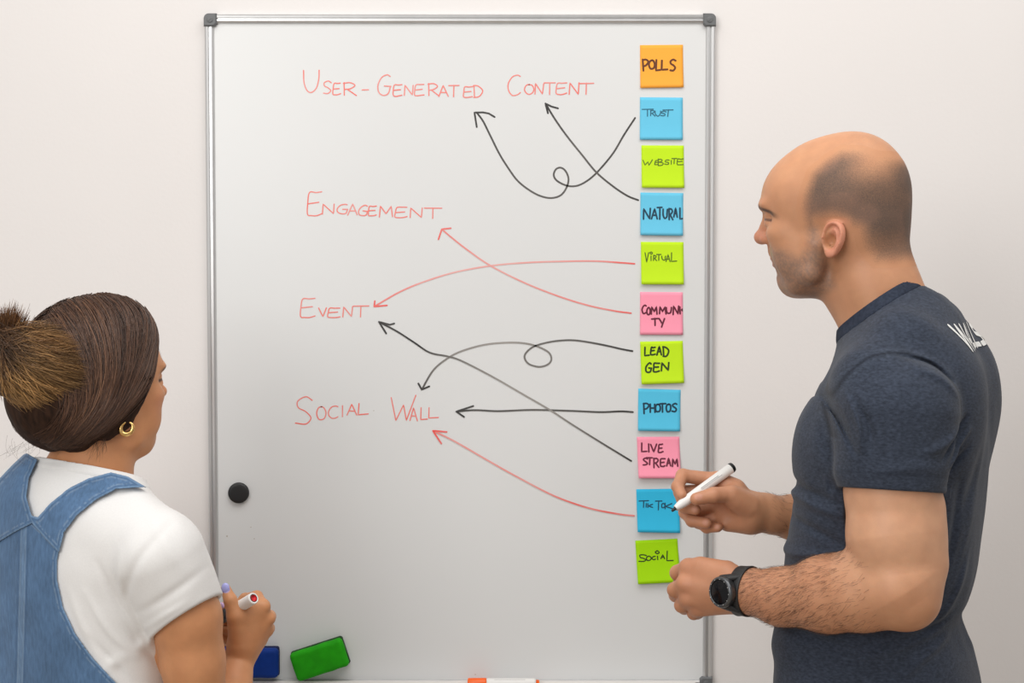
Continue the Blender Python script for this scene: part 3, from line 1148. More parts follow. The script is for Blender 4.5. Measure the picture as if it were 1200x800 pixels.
# left hand, back of the hand towards the viewer
lm = [at(807, 665, -.566), at(803, 684, -.574), at(806, 701, -.572), at(817, 713, -.566)]
lf = [([lm[0], at(794, 671, -.545), at(797, 678, -.522), at(808, 680, -.520)], (.0125, .0108, .0095, .0085)),
      ([lm[1], at(791, 691, -.556), at(792, 697, -.528), at(806, 696, -.522)], (.0125, .0108, .0098, .0085)),
      ([lm[2], at(799, 709, -.556), at(802, 712, -.530), at(813, 708, -.524)], (.0118, .0104, .0092, .0085)),
      ([lm[3], at(813, 718, -.552), at(817, 718, -.532), at(826, 714, -.528)], (.0108, .0094, .0085, .0078)),
      ([at(852, 669, -.575), at(826, 664, -.548), at(806, 667, -.528), at(797, 673, -.518)], (.0150, .0125, .0105, .009))]
hand_ops(F, at(858, 692, -.598), .0215, lm, (.0140, .0138, .0132, .0120), lf, .012)
F.chain([at(850, 672, -.594), at(822, 663, -.578)], (.018, .0125), .012)
for p in lm:
    F.ell(p + np.array([.002, -.009, .001]), (.0085, .006, .008), None, .006)             # knuckles
# right arm and hand, palm towards the viewer, pen grip
F.chain([RS, RE], (.058, .046), .02)
F.chain([RE, at(965, 608, -.425), at(930, 606, -.448), at(905, 603, -.464), RW], (.043, .0385, .0330, .0270, .0255), .02, .01)
F.chain([at(893, 597, -.470), at(878, 598, -.478)], (.0245, .023), .012)
rm_ = [at(841, 563, -.468), at(838, 576, -.460), at(839, 591, -.458), at(845, 606, -.462)]
rf = [([rm_[0], at(800, 557, -.474), at(794, 570, -.496), at(799, 580, -.511)], (.0118, .0098, .0088, .0076)),
      ([rm_[1], at(797, 576, -.468), at(802, 594, -.486), at(815, 597, -.500)], (.0118, .0098, .0090, .0080)),
      ([rm_[2], at(803, 600, -.466), at(811, 610, -.486), at(828, 613, -.500)], (.0112, .0096, .0090, .0080)),
      ([rm_[3], at(818, 612, -.462), at(828, 618, -.480), at(841, 618, -.492)], (.0102, .0086, .0080, .0070)),
      ([at(876, 592, -.492), at(856, 579, -.505), at(836, 580, -.516), at(816, 584.5, -.5205)], (.0165, .0125, .0112, .0092))]
hand_ops(F, at(878, 600, -.472), .0195, rm_, (.0132, .0126, .0122, .0115), rf, .012)
F.chain([at(880, 596, -.486), at(862, 586, -.498)], (.0195, .0145), .014)                 # thumb base
F.chain([at(878, 610, -.480), at(853, 612, -.474)], (.0165, .0130), .014)                 # heel of the hand
F.chain([at(862, 572, -.478), at(842, 564, -.476)], (.014, .0115), .012)
HS = .953
head_ops(F, hf, HS, lat=.99, jaw=1.0, ear=((-23, 74.5, -34), 27.5, 18.5, 8, 24))

lo = np.array([at(760, 800, -.6)[0], -1.0, bf.w(0, 0, bw(930))[2]])
hi = np.array([bf.O[0] + .34, -.20, hf.w(0, 0, 140)[2]])
V, Q = F.mesh(.0016, lo, hi)
base = np.array([bf.O[0], bf.O[1], 0.0])
man = make('person', V, Q, M_skin, None, True, base)
tag(man, 'balding man in a navy t-shirt holding a white marker, facing the board from the right', 'person')
Lc = hf.l(V) / HS
X, Yv, Z = Lc[:, 0], Lc[:, 1], Lc[:, 2]
SK = np.array([.515, .250, .135])
C = np.tile(SK, (len(V), 1))


def blend(C, c, m):
    m = np.clip(m, 0, 1)[:, None]
    return C * (1 - m) + np.asarray(c) * m


headm = (Z > -170) & (np.abs(Yv) < 120) & (X > -140)
nz = vnoise(V * 420) * .5 + vnoise(V * 900) * .5
nl = vnoise(V * 60)
# scalp warmth, ears, nose and cheeks redder
C = blend(C, (.60, .295, .155), headm * sst(Z, 20, 70) * .6)
ear_m = headm * sst(np.abs(Yv), 70, 78) * sst(-np.abs(X + 23), -30, -16) * sst(-np.abs(Z + 34), -34, -24)
C = blend(C, (.62, .25, .165), ear_m * .75)
C = blend(C, (.60, .235, .16), headm * np.exp(-(((X - 108) / 16) ** 2 + ((Z + 26) / 16) ** 2)) * .6)
lip = headm * np.exp(-(((Z + 65) / 9) ** 2) ** 2) * sst(X, 76, 82) * sst(-np.abs(Yv), -24, -17)
C = blend(C, (.47, .175, .15), lip * .8)
# stubble of the beard
bp = [(2, -14), (20, -16), (18, -44), (34, -58), (58, -46), (84, -42), (94, -48), (94, -112), (20, -128), (-20, -104), (-8, -60)]
bd = poly_d(np.c_[X, Z], np.array(bp, float))
beard = headm * sst(-bd, -8, 12) * (1 - lip) * (1 - ear_m)
C = blend(C, (.235, .145, .105), beard * np.clip(.74 + .45 * nz + .12 * nl, 0, .95))
# eyebrow and lash line
by = 19 - .0150 * (np.abs(Yv) - 26) ** 2
brow_m = headm * np.exp(-((Z - by) / 4.6) ** 4) * sst(np.abs(Yv), 9, 14) * sst(-np.abs(Yv), -64, -54) * sst(X, 50, 58)
C = blend(C, (.045, .028, .02), brow_m * np.clip(1.1 + .5 * nz, 0, 1))
lash = headm * np.exp(-((Z + 2.0 + .010 * (np.abs(Yv) - 34) ** 2) / 2.0) ** 4) * sst(-np.abs(np.abs(Yv) - 33), -22, -17) * sst(X, 60, 66)
C = blend(C, (.06, .035, .03), lash * .9)
# scalp hair region in profile
hp = [(25, 11), (22, 30), (11, 64), (-9, 81), (-30, 94), (-56, 92), (-80, 84), (-100, 86), (-140, 92), (-140, -62), (-98, -66), (-79, -66), (-63, -46),
      (-58, -19), (-47, -14), (-38, -6), (-20, -2), (6, -6), (6, -26), (15, -20), (22, -4)]
hd = poly_d(np.c_[X, Z], np.array(hp, float))
wid = sst(-Z, -70, 0) * 5
hair = headm * sst(-hd, -13, 20) * (1 - ear_m)
thin = np.clip(1 - .55 * np.exp(-(((X + 76) / 30) ** 2 + ((Z - 76) / 24) ** 2)) - .30 * np.exp(-(((X + 62) / 30) ** 2 + ((Z + 38) / 30) ** 2)) + .15 * vnoise(V * 30), 0, 1)
hairm = hair * thin
C0 = C.copy()
C = blend(C, (.30, .17, .11), hairm * .35)
# darker tone of the thin hair at the crown
crown = headm * sst(Z, 60, 95) * np.exp(-((X + 55) / 40) ** 2) * .35
C = blend(C, (.36, .19, .115), crown * np.clip(.6 + .5 * nz, 0, 1))
# nails
for p, r in ((at(818.5, 581.5, -.529), .0062), (at(813.5, 596.5, -.508), .0055), (at(826.5, 611.5, -.508), .0055), (at(840, 617, -.499), .0045)):
    C = blend(C, (.66, .36, .30), (1 - sst(np.linalg.norm(V - p, axis=1), r * .75, r * 1.15)) * .75)
# redder knuckles and hands
for p in lm:
    C = blend(C, (.60, .24, .16), np.exp(-(np.linalg.norm(V - p - np.array([0, -.012, 0]), axis=1) / .012) ** 2) * .45)
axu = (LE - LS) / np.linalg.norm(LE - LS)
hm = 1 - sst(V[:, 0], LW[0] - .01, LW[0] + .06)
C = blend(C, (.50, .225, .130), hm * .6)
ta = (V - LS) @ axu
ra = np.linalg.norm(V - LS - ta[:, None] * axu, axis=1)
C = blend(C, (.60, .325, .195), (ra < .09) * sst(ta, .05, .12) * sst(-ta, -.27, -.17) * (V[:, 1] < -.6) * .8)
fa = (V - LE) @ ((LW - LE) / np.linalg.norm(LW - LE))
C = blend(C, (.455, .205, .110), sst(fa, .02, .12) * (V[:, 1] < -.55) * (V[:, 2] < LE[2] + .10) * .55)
# fine mottling
C = C * (1 + .05 * nl[:, None] * np.array([.6, 1, 1.1]))
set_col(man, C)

# close-cropped hair: a thin stubbly shell that breaks up towards the hairline
nV = np.zeros(len(V) * 3)
man.data.vertices.foreach_get('normal', nV)
nV = nV.reshape(-1, 3)
sel = hairm > .02
offm = .0001 + .0006 * sst(hairm, .05, .5)
fs = sel[Q].all(1)
used = np.unique(Q[fs])
remap = -np.ones(len(V), int)
remap[used] = np.arange(len(used))
hv = V[used] + nV[used] * offm[used][:, None]
M_stub = mat('cropped_hair', (.12, .08, .06), .6, attr='col', spec=.25)
nt = M_stub.node_tree
b_ = nt.nodes['Principled BSDF']
tc = nt.nodes.new('ShaderNodeTexCoord')
mk_ = nt.nodes.new('ShaderNodeAttribute')
mk_.attribute_name = 'hair_mask'
sk_ = nt.nodes.new('ShaderNodeAttribute')
sk_.attribute_name = 'skin'
hr_ = [n for n in nt.nodes if n.type == 'ATTRIBUTE' and n.attribute_name == 'col'][0]
tot = None
for sc_, wt in ((620, .55), (1500, .45)):
    n_ = nt.nodes.new('ShaderNodeTexNoise')
    n_.inputs['Scale'].default_value = sc_
    n_.inputs['Detail'].default_value = 2
    nt.links.new(tc.outputs['Object'], n_.inputs['Vector'])
    m1 = nt.nodes.new('ShaderNodeMath')
    m1.operation = 'MULTIPLY_ADD'
    m1.inputs[1].default_value = wt
    nt.links.new(n_.outputs['Fac'], m1.inputs[0])
    if tot is not None:
        nt.links.new(tot, m1.inputs[2])
    else:
        m1.inputs[2].default_value = 0
    tot = m1.outputs[0]
ad_ = nt.nodes.new('ShaderNodeMath')
ad_.operation = 'ADD'
nt.links.new(tot, ad_.inputs[0])
nt.links.new(mk_.outputs['Fac'], ad_.inputs[1])
mr = nt.nodes.new('ShaderNodeMapRange')
mr.inputs['From Min'].default_value = .74
mr.inputs['From Max'].default_value = 1.50
nt.links.new(ad_.outputs[0], mr.inputs['Value'])
mx_ = nt.nodes.new('ShaderNodeMix')
mx_.data_type = 'RGBA'
nt.links.new(mr.outputs['Result'], mx_.inputs['Factor'])
nt.links.new(sk_.outputs['Color'], mx_.inputs['A'])
nt.links.new(hr_.outputs['Color'], mx_.inputs['B'])
nt.links.new(mx_.outputs['Result'], b_.inputs['Base Color'])
hob = make('hair', hv, remap[Q[fs]], M_stub, man)
hob['label'] = 'short dark stubble around the back and sides of the head'
hc = np.tile(np.array([.125, .085, .066]), (len(hv), 1))
hc = blend(hc, (.30, .165, .12), .25 * sst(vnoise(hv * 45), 0, .6))
set_col(hob, hc)
set_col(hob, C[used], 'skin')
dn = np.clip(hairm[used] * .95 + .10 * vnoise(hv * 28) * hairm[used], 0, 1)
set_col(hob, np.repeat(dn[:, None], 3, 1), 'hair_mask')

# forearm hair
M_armhair = mat('dark_arm_hair', (.10, .055, .035), .6)


def arm_hair(root, V, nV, mask, n, along, length, name='arm_hair'):
    ids = rng.choice(np.nonzero(mask)[0], n)
    p0, n0 = V[ids], nV[ids]
    d = along - (n0 @ along)[:, None] * n0
    d = d + rng.normal(0, .28, d.shape)
    d -= (np.sum(d * n0, 1))[:, None] * n0
    d /= np.linalg.norm(d, axis=1)[:, None]
    Ln = length * rng.uniform(.5, 1.2, n)[:, None]
    pts = np.stack([p0 + n0 * h + d * Ln * t for t, h in ((0, -.0002), (.4, .0011), (.75, .0018), (1, .0021))], 1)
    v, q, si, ti = strands(pts, np.full(n, .00011))
    return make(name, v, q, M_armhair, root)


ax = (LW - LE) / np.linalg.norm(LW - LE)
tt = (V - LE) @ ax
rad = np.linalg.norm(V - LE - tt[:, None] * ax, axis=1)
m_ = (tt > .01 + .10 * rng.random(len(V))) & (tt < np.linalg.norm(LW - LE) - .012) & (rad < .075) & (V[:, 1] < -.58)
arm_hair(man, V, nV, m_, 2600, ax + np.array([0, 0, -.5]), .012)
ax2 = (RW - RE) / np.linalg.norm(RW - RE)
tt = (V - RE) @ ax2
rad = np.linalg.norm(V - RE - tt[:, None] * ax2, axis=1)
m_ = (tt > .02) & (tt < np.linalg.norm(RW - RE)) & (rad < .06) & (V[:, 1] > -.56)
arm_hair(man, V, nV, m_, 700, ax2 + np.array([0, 0, .4]), .012)

# ---- t-shirt
M_tee = mat('navy_heather_jersey', (.050, .066, .108), .9, spec=.15, sheen=.10, attr='col', noise=(190, .30, (1, 1, 2.2)), bump=(900, .25, .0008, (1, 1, 1)))
G = Field()
G.add(lambda P: loft_d(bf.l(P), FT), cmin - np.array([0, 0, .2]), cmax, .01)
G.chain([hf.w(-70, 0, -125), hf.w(-98, 0, -175), hf.w(-104, 0, -215)], (.0625, .069, .080), .03, .02)     # around the base of the neck
G.chain([bf.w(-42, 40, bw(382)), bf.w(-30, 120, bw(405)), bf.w(-5, 175, bw(440))], (.040, .050, .056), .04, .02)   # trapezius to shoulder
G.chain([bf.w(-42, -40, bw(382)), bf.w(-30, -120, bw(405)), bf.w(-5, -170, bw(440))], (.040, .050, .056), .04, .02)
# chest and shoulder blade
G.ell(bf.w(55, 85, bw(515)), (.055, .075, .065), bf.A, .05)
G.ell(bf.w(55, -85, bw(515)), (.055, .075, .065), bf.A, .05)
G.ell(bf.w(-78, 90, bw(470)), (.052, .07, .09), bf.A, .04)
G.ell(bf.w(-78, -90, bw(470)), (.052, .07, .09), bf.A, .04)
axl = (LH - LS) / np.linalg.norm(LH - LS)
axr = (RE - RS) / np.linalg.norm(RE - RS)
hem_l = LH
hem_r = RS + axr * .135


def sleeve(P, S0, ax, hem, r0, r1):
    end = S0 + ax * (np.linalg.norm(hem - S0) + .03)
    d = cone_d(P, S0, end, r0, r1)
    d = smax(d, (P - hem) @ ax, .003)
    # hollow at the opening
    return d


def sl_l(P):
    return sleeve(P, LS, axl, hem_l, .083, .0655)


def sl_r(P):
    return sleeve(P, RS, axr, hem_r, .080, .066)


G.add(sl_l, np.minimum(LS, hem_l) - .09, np.maximum(LS, hem_l) + .09, .012)
G.add(sl_r, np.minimum(RS, hem_r) - .09, np.maximum(RS, hem_r) + .09, .012)


CREASES = [
    # (points in photograph pixels on the near flank, depth mm, width mm)
    ([(1082, 528), (1104, 506), (1124, 484)], -2.2, 5), ([(1096, 538), (1112, 518), (1128, 500)], 2.0, 5), ([(1098, 552), (1113, 536), (1130, 520)], -1.6, 5),
    ([(1060, 520), (1085, 512), (1112, 494)], 1.6, 6),
    ([(968, 462), (977, 492), (986, 524)], -2.2, 4.5), ([(978, 456), (988, 490), (992, 520)], 1.8, 5), ([(986, 462), (1000, 492), (1002, 520)], -1.4, 5),
    ([(1168, 541), (1140, 615), (1104, 712)], 3.0, 8), ([(1160, 560), (1130, 640), (1108, 700)], -2.6, 7), ([(1150, 640), (1125, 700), (1100, 735)], 2.4, 7),
    ([(1122, 560), (1116, 620), (1108, 670)], -2.2, 7),
    ([(1110, 740), (1060, 752), (1010, 768)], 2.2, 6), ([(1130, 722), (1085, 742), (1030, 760)], -2.2, 6), ([(1140, 745), (1090, 765), (1050, 790)], 2.0, 7),
    ([(932, 566), (950, 578), (980, 588)], -2.2, 6), ([(932, 584), (955, 594), (985, 604)], 1.8, 6), ([(925, 615), (955, 622), (990, 640)], -1.8, 6),
    ([(920, 668), (950, 654), (985, 650)], 1.8, 6), ([(915, 745), (950, 752), (990, 760)], -1.8, 7),
    ([(1042, 414), (1080, 424), (1104, 444)], -1.8, 4), ([(1050, 424), (1084, 438), (1108, 462)], 1.6, 6), ([(1000, 545), (1040, 536), (1092, 540)], 1.0, 8),
    ([(996, 562), (1040, 566), (1098, 560)], -.8, 5), ([(1128, 600), (1146, 560), (1160, 520)], -1.5, 9), ([(960, 520), (972, 560), (978, 610)], 1.4, 9),
]
_cr = []
for pts_, am_, wd_ in CREASES:
    W_ = np.array([at(p[0], p[1], -.70) for p in pts_])
    _cr.append((catmull(W_[:, [0, 2]], n=4), am_ / 1000 * (1.15 if wd_ < 6 else 1), wd_ / 1000 * (.75 if wd_ < 6 else 1)))


def wr_man(P):
    """folds of the jersey on the near flank plus a soft overall drape"""
    L = bf.l(P)
    u, v, w = L[:, 0], L[:, 1], L[:, 2]
    d = .0024 * vnoise(P * np.array([15, 15, 9.0])) + .0011 * vnoise(P * np.array([36, 36, 22.0]))
    s = w + .5 * u + 16 * vnoise(P * 8)
    d += sst(-w, 90, 170) * .0018 * np.sin(s / 11.0) * sst(vnoise(P * 6 + 3), -.4, .5)
    # the folds live on the flank (v > 30) and run straight inwards from it
    m = sst(v, 45, 100)
    idx = np.nonzero(m > .01)[0]
    if len(idx):
        Q2 = P[idx]
        X2 = Q2[:, [0, 2]]
        e = np.zeros(len(idx))
        for ln, am, wd in _cr:
            A_, B_ = ln[:-1], ln[1:]
            bb = (X2[:, 0] > ln[:, 0].min() - 3 * wd) & (X2[:, 0] < ln[:, 0].max() + 3 * wd) & (X2[:, 1] > ln[:, 1].min() - 3 * wd) & (X2[:, 1] < ln[:, 1].max() + 3 * wd)
            if not bb.any():
                continue
            q = X2[bb]
            best = np.full(len(q), 1e9)
            tb = np.zeros(len(q))
            for i in range(len(A_)):
                ed = B_[i] - A_[i]
                t = np.clip(((q - A_[i]) @ ed) / (ed @ ed), 0, 1)
                dd = np.linalg.norm(q - A_[i] - t[:, None] * ed, axis=1)
                up = dd < best
                best = np.where(up, dd, best)
                tb = np.where(up, (i + t) / len(A_), tb)
            e[bb] += am * np.exp(-(best / wd) ** 2) * np.sin(np.pi * np.clip(.08 + .84 * tb, 0, 1))
        d[idx] -= 3.0 * e * m[idx]
    for S0, ax, hem in ((LS, axl, hem_l), (RS, axr, hem_r)):
        q = P - hem
        h = q @ ax
        rr = np.linalg.norm(q - h[:, None] * ax, axis=1)
        d *= 1 - np.exp(-(h / .010) ** 2) * (rr < .085) * .9
    return d


G.add(wr_man, None, None, 0, 'd')
# hollow the sleeve ends and the neck
G.chain([LH - axl * .022, LH + axl * .05], (.0622, .0622), .002, .002, 's')
G.chain([hem_r - axr * .022, hem_r + axr * .05], (.058, .058), .002, .002, 's')
cut_n = hf.w(-12, 0, -154) - hf.w(-112, 0, -92)


# neckline plane through front and back of the collar
pF, pB = at(990, 384, MY), at(1078, 327, MY)
ndir = (pB - pF) / np.linalg.norm(pB - pF)
nside = np.cross(bf.A[1], ndir)
nside /= np.linalg.norm(nside)
if nside[2] < 0:
    nside = -nside
nc = (pF + pB) / 2


def cut_neck(P):
    q = P - nc
    h = q @ nside
    r = np.linalg.norm(q - np.outer(h, nside), axis=1)
    return np.where(r < .13, h, np.minimum(h, .0) + h * 0 - .02)


G0 = Field()
G0.ops = list(G.ops)
NECK = [hf.w(-43, 0, -38), hf.w(-60, 0, -95), hf.w(-86, 0, -160), hf.w(-104, 0, -215)]
G.add(cut_neck, nc - .13, nc + .13, .003, 'i')
G.chain(NECK, (.0555, .0565, .0605, .052), .002, .02, 's')
zhem = bf.w(0, 0, bw(868))[2]
G.add(lambda P: zhem - P[:, 2], None, None, .004, 'i')
Vt, Qt = G.mesh(.0019, np.array([bf.O[0] - .36, -1.0, zhem - .02]), np.array([bf.O[0] + .36, -.20, hf.w(0, 0, -40)[2]]))
tee = make('t_shirt', Vt, Qt, M_tee, man)
tee['label'] = 'navy heather t-shirt with white lettering on the back'
Ct = np.tile(np.array([.034, .0425, .063]), (len(Vt), 1))
# seams: hems, armhole and shoulder
for S0, ax, hem in ((LS, axl, hem_l), (RS, axr, hem_r)):
    h = (Vt - hem) @ ax
    rr = np.linalg.norm(Vt - hem - h[:, None] * ax, axis=1)
    Ct = blend(Ct, (.022, .028, .043), np.exp(-((h + .021) / .0016) ** 2) * (rr < .1) * .6)
sl = sl_l(Vt)
arm_j = np.exp(-((loft_d(bf.l(Vt), FT) - sl) / .004) ** 2) * (Vt[:, 1] < -.60) * (np.abs(sl) < .012)
Ct = blend(Ct, (.018, .023, .036), arm_j * .55)
sA, sB = at(1049, 350, -.62), at(1036, 413, -.72)
tq = np.clip(((Vt - sA) @ (sB - sA)) / ((sB - sA) @ (sB - sA)), 0, 1)
Ct = blend(Ct, (.016, .020, .030), np.exp(-(np.hypot(*(Vt - sA - tq[:, None] * (sB - sA))[:, [0, 1]].T) / .0022) ** 2) * (Vt[:, 2] > sB[2] - .02) * .8)
SEAMS = [[(1038, 412), (1014, 418), (992, 436), (979, 458), (974, 482), (978, 512)], [(1038, 412), (1066, 415), (1094, 428), (1114, 450), (1123, 476), (1120, 500)]]
for sm_ in SEAMS:
    W_ = np.array([at(p[0], p[1], -.74) for p in sm_])
    ln = catmull(W_[:, [0, 2]], n=6)
    near = (Vt[:, 1] < bf.O[1] - .06) * (np.abs(sl) < .022)
    dd = np.full(len(Vt), 9.0)
    for i in range(len(ln) - 1):
        e_ = ln[i + 1] - ln[i]
        q_ = Vt[:, [0, 2]] - ln[i]
        t_ = np.clip((q_ @ e_) / (e_ @ e_), 0, 1)
        dd = np.minimum(dd, np.linalg.norm(q_ - t_[:, None] * e_, axis=1))
    Ct = blend(Ct, (.012, .015, .023), np.exp(-(dd / .0017) ** 2) * near * .75)
    Ct = blend(Ct, (.048, .060, .085), np.exp(-((dd - .0042) / .0014) ** 2) * near * .4)
fl = .5 + .5 * vnoise(Vt * np.array([300, 300, 500.0]))
Ct = Ct * (1 + .35 * (fl[:, None] - .5))
set_col(tee, Ct)

# collar band: ribbed strip around the neck
bvh = BVHTree.FromPolygons([tuple(v) for v in Vt], [tuple(q) for q in Qt])
Cf = Field()


def collar_fn(P):
    d = G0.eval(P[:, None, :], P, P, .02)[:, 0]
    h = (P - nc) @ nside
    s_ = np.maximum(d - .0016 + .0010 * np.exp(-((h + .0135) / .002) ** 2), -.004 - d)
    s_ = smax(s_, np.maximum(h - .0015, -.0150 - h), .0015)
    return np.maximum(s_, -(chain_d(P, NECK, (.0550, .0560, .0600, .052), .02)))


Cf.add(collar_fn, nc - .11, nc + .11, .001)
v, q = Cf.mesh(.0016, nc - .12, nc + .12)
cl = make('collar', v, q, mat('navy_rib', (.027, .034, .053), .9, spec=.15, noise=(220, .25, (1, 1, 1))), tee)

# white lettering across the upper back, wrapped onto the cloth
M_print = mat('white_print', (.78, .78, .76), .6)
M_print_y = mat('yellow_print', (.80, .52, .08), .6)


def bar(p, q, wd):
    return catmull(np.array([p, q], float), step=2.0), wd


def wrap(strokes, name, m, parent):
    parts = []
    for st, wd in strokes:
        V2, Fc = ribbon(st, wd)
        P3 = []
        for a, b in V2:
            o_ = bf.w(-400, a, b)
            hit = bvh.ray_cast(Vector(o_), Vector(bf.A[0]))
            P3.append(np.array(hit[0]) - bf.A[0] * .0012 + np.array(hit[1]) * 0 if hit[0] is not None else bf.w(-120, a, b))
        parts.append((np.array(P3), Fc))
    return make(name, *merge(parts), m, parent, False)


def lettering():
    """capitals laid out in (v,w) mm on the back, read from behind: +v is the left of the word"""
    top, h, wd = bw(378), 31.0, 6.8
    out = []
    x = 97.0
    for ch in 'WALLS':
        w_ = {'W': 40, 'A': 29, 'L': 23, 'S': 25}[ch]
        for st in {'W': [[(0, 1), (.24, 0)], [(.24, 0), (.5, 1)], [(.5, 1), (.76, 0)], [(.76, 0), (1, 1)]], 'A': [[(0, 0), (.5, 1)], [(.5, 1), (1, 0)], [(.2, .32), (.8, .32)]],
                   'L': [[(0, 1), (0, 0)], [(0, 0.07), (1, 0.07)]],
                   'S': [[(.95, .93), (.1, .85)], [(.1, .85), (.1, .55)], [(.1, .55), (.9, .45)], [(.9, .45), (.9, .12)], [(.9, .12), (.05, .07)]]}[ch]:
            p = [(x - a * w_, top - h + b * h) for a, b in st]
            out.append(bar(p[0], p[1], wd))
        x -= w_ + 9
    return out


wrap(lettering(), 'shirt_lettering', M_print, tee)
wrap([bar((-100, bw(376) - 26), (-104, bw(376) - 26), 6.0)], 'shirt_lettering_dot', M_print_y, tee)

# ---- trousers and shoes (below the frame, so that he stands on the floor)
M_trs = mat('dark_trousers', (.03, .032, .04), .85, noise=(60, .15, (1, 1, 1)))
M_shoe = mat('black_shoe', (.02, .02, .02), .5)


def legs(root, fr, zt, hipw, m, ms, r0=.092, r1=.058, tab=None, grow=0.0, ztop=None):
    T = Field()
    base = root.location
    b0 = np.array([fr.O[0], fr.O[1], 0])
    for sd in (-1, 1):
        hp_ = b0 + fr.A[1] * sd * hipw * np.array([1, 1, 0]) + np.array([0, 0, zt - .07])
        kn = b0 + fr.A[1] * sd * hipw * np.array([1, 1, 0]) + np.array([0, 0, .5]) + fr.A[0] * .02
        an = b0 + fr.A[1] * sd * hipw * np.array([1, 1, 0]) + np.array([0, 0, .06])
        T.chain([hp_, kn, an], (r0, r1 + .012, r1), .01 if sd < 0 else .03)
    T.ell(b0 + np.array([0, 0, zt - .07]), (.125, .168, .11), np.array([fr.A[0], fr.A[1], [0, 0, 1]]), .06)
    if tab is not None:
        T.add(lambda P: loft_d(fr.l(P), tab) - grow, b0 + np.array([-.3, -.3, zt - .25]), b0 + np.array([.3, .3, zt + .4]), .03)
        T.add(lambda P: P[:, 2] - ztop, None, None, .003, 'i')
    v, q = T.mesh(.006, (b0[0] - .3, b0[1] - .3, -.02), (b0[0] + .3, b0[1] + .3, zt + .12))
    make('trousers', v, q, m, root)
    for sd in (-1, 1):
        S_ = Field()
        an = b0 + fr.A[1] * sd * hipw + np.array([0, 0, .045])
        S_.chain([an - fr.A[0] * .06, an + fr.A[0] * .06, an + fr.A[0] * .15 - np.array([0, 0, .008])], (.042, .044, .034), .02)
        S_.chain([an, an + np.array([0, 0, .05])], (.045, .05), .03)
        S_.add(lambda P: .001 - P[:, 2], None, None, .004, 'i')
        v, q = S_.mesh(.006, an - .3, an + .3)
        make('shoe', v, q, ms, root)


legs(man, bf, zhem + .06, .095, M_trs, M_shoe, tab=FT, grow=-.003, ztop=zhem + .02)

# ---- wristwatch
wa = (at(905, 698, -.645) - LW)
wa /= np.linalg.norm(wa)
wc = at(872, 693, -.6155)
nrm = np.array([-.80, -.58, .06])
nrm -= (nrm @ wa) * wa * .2
nrm /= np.linalg.norm(nrm)
M_strap = mat('black_strap_rubber', (.012, .012, .013), .55)
M_case = mat('dark_grey_metal', (.10, .105, .11), .3, metal=.8)
M_glass = mat('dark_watch_glass', (.003, .003, .004), .12, spec=.3)
watch = empty('wristwatch', (0, 0, 0))
watch.parent = man
watch.location = Vector(wc) - man.location
# strap: ring around the forearm
n0 = nrm - (nrm @ wa) * wa
n0 /= np.linalg.norm(n0)
n1 = np.cross(wa, n0)
bvm = BVHTree.FromPolygons([tuple(v) for v in V], [tuple(q) for q in Q])
Vs = []
NS = 64
for i in range(NS):
    a = 2 * np.pi * i / NS
    d = math.cos(a) * n0 + math.sin(a) * n1
    rr = []
    for s_ in (-.010, 0, .010):
        hit = bvm.ray_cast(Vector(wc + wa * s_ + d * .08), Vector(-d))
        rr.append(np.linalg.norm(np.array(hit[0]) - wc - wa * s_) if hit[0] is not None else .03)
    for s_, t_ in ((-.0105, .0004), (-.0105, .0024), (-.0085, .0031), (0, .0034), (.0085, .0031), (.0105, .0024), (.0105, .0004)):
        r_ = np.interp(s_, (-.010, 0, .010), rr)
        Vs.append(wc + wa * s_ + d * (max(r_, np.mean(rr) * .9) + t_))
K = 7
Fs = np.array([[i * K + j, ((i + 1) % NS) * K + j, ((i + 1) % NS) * K + (j + 1) % K, i * K + (j + 1) % K] for i in range(NS) for j in range(K)])
make('strap', np.array(Vs), Fs, M_strap, watch)
hit = bvm.ray_cast(Vector(wc + n0 * .08), Vector(-n0))
rtop = np.linalg.norm(np.array(hit[0]) - wc) if hit[0] is not None else .027
# the case sits towards the hand
cc = at(846.5, 693.5, -.6155 - .020)
c0 = cc - nrm * .006
make('case', *lathe([(-.004, .0150), (-.002, .0185), (.001, .0215), (.0085, .0218), (.0105, .0211), (.0125, .0193), (.0122, .0175), (.0108, .0169)], c0, c0 + nrm, 48), M_case, watch)
make('screen', *lathe([(.0095, .0171), (.0113, .0169), (.0116, .0157), (.0117, .0001)], c0, c0 + nrm, 48), M_glass, watch)
# lugs joining case and strap
lg = []
up = np.cross(nrm, wa)
for sgn in (-1, 1):
    p0_ = c0 + up * sgn * .0190 + nrm * .002
    d = (n0 * .35 + n1 * 0 + up * sgn * .9)
    p1_ = wc + (up * sgn * .72 + n0 * .72) * (rtop + .002)
    lg.append((p0_, p1_))
for p0_, p1_ in lg:
    Lf = Field()
    for s_ in (-.006, 0, .006):
        Lf.chain([p0_ + wa * s_, p1_ + wa * s_], (.0042, .0032), .004)
    v, q = Lf.mesh(.0012, c0 - .05, c0 + .05)
    make('lug', v, q, M_strap, watch)
tk = []
for i in range(0, 12):
    a = i * math.pi / 6
    d = math.cos(a) * up + math.sin(a) * np.cross(nrm, up)
    p = c0 + d * .0185 + nrm * .0127
    tk.append(lathe([(0, .0005), (.0003, .0005)], p, p + nrm, 8))
make('bezel_marks', *merge(tk), M_white_pl, watch)

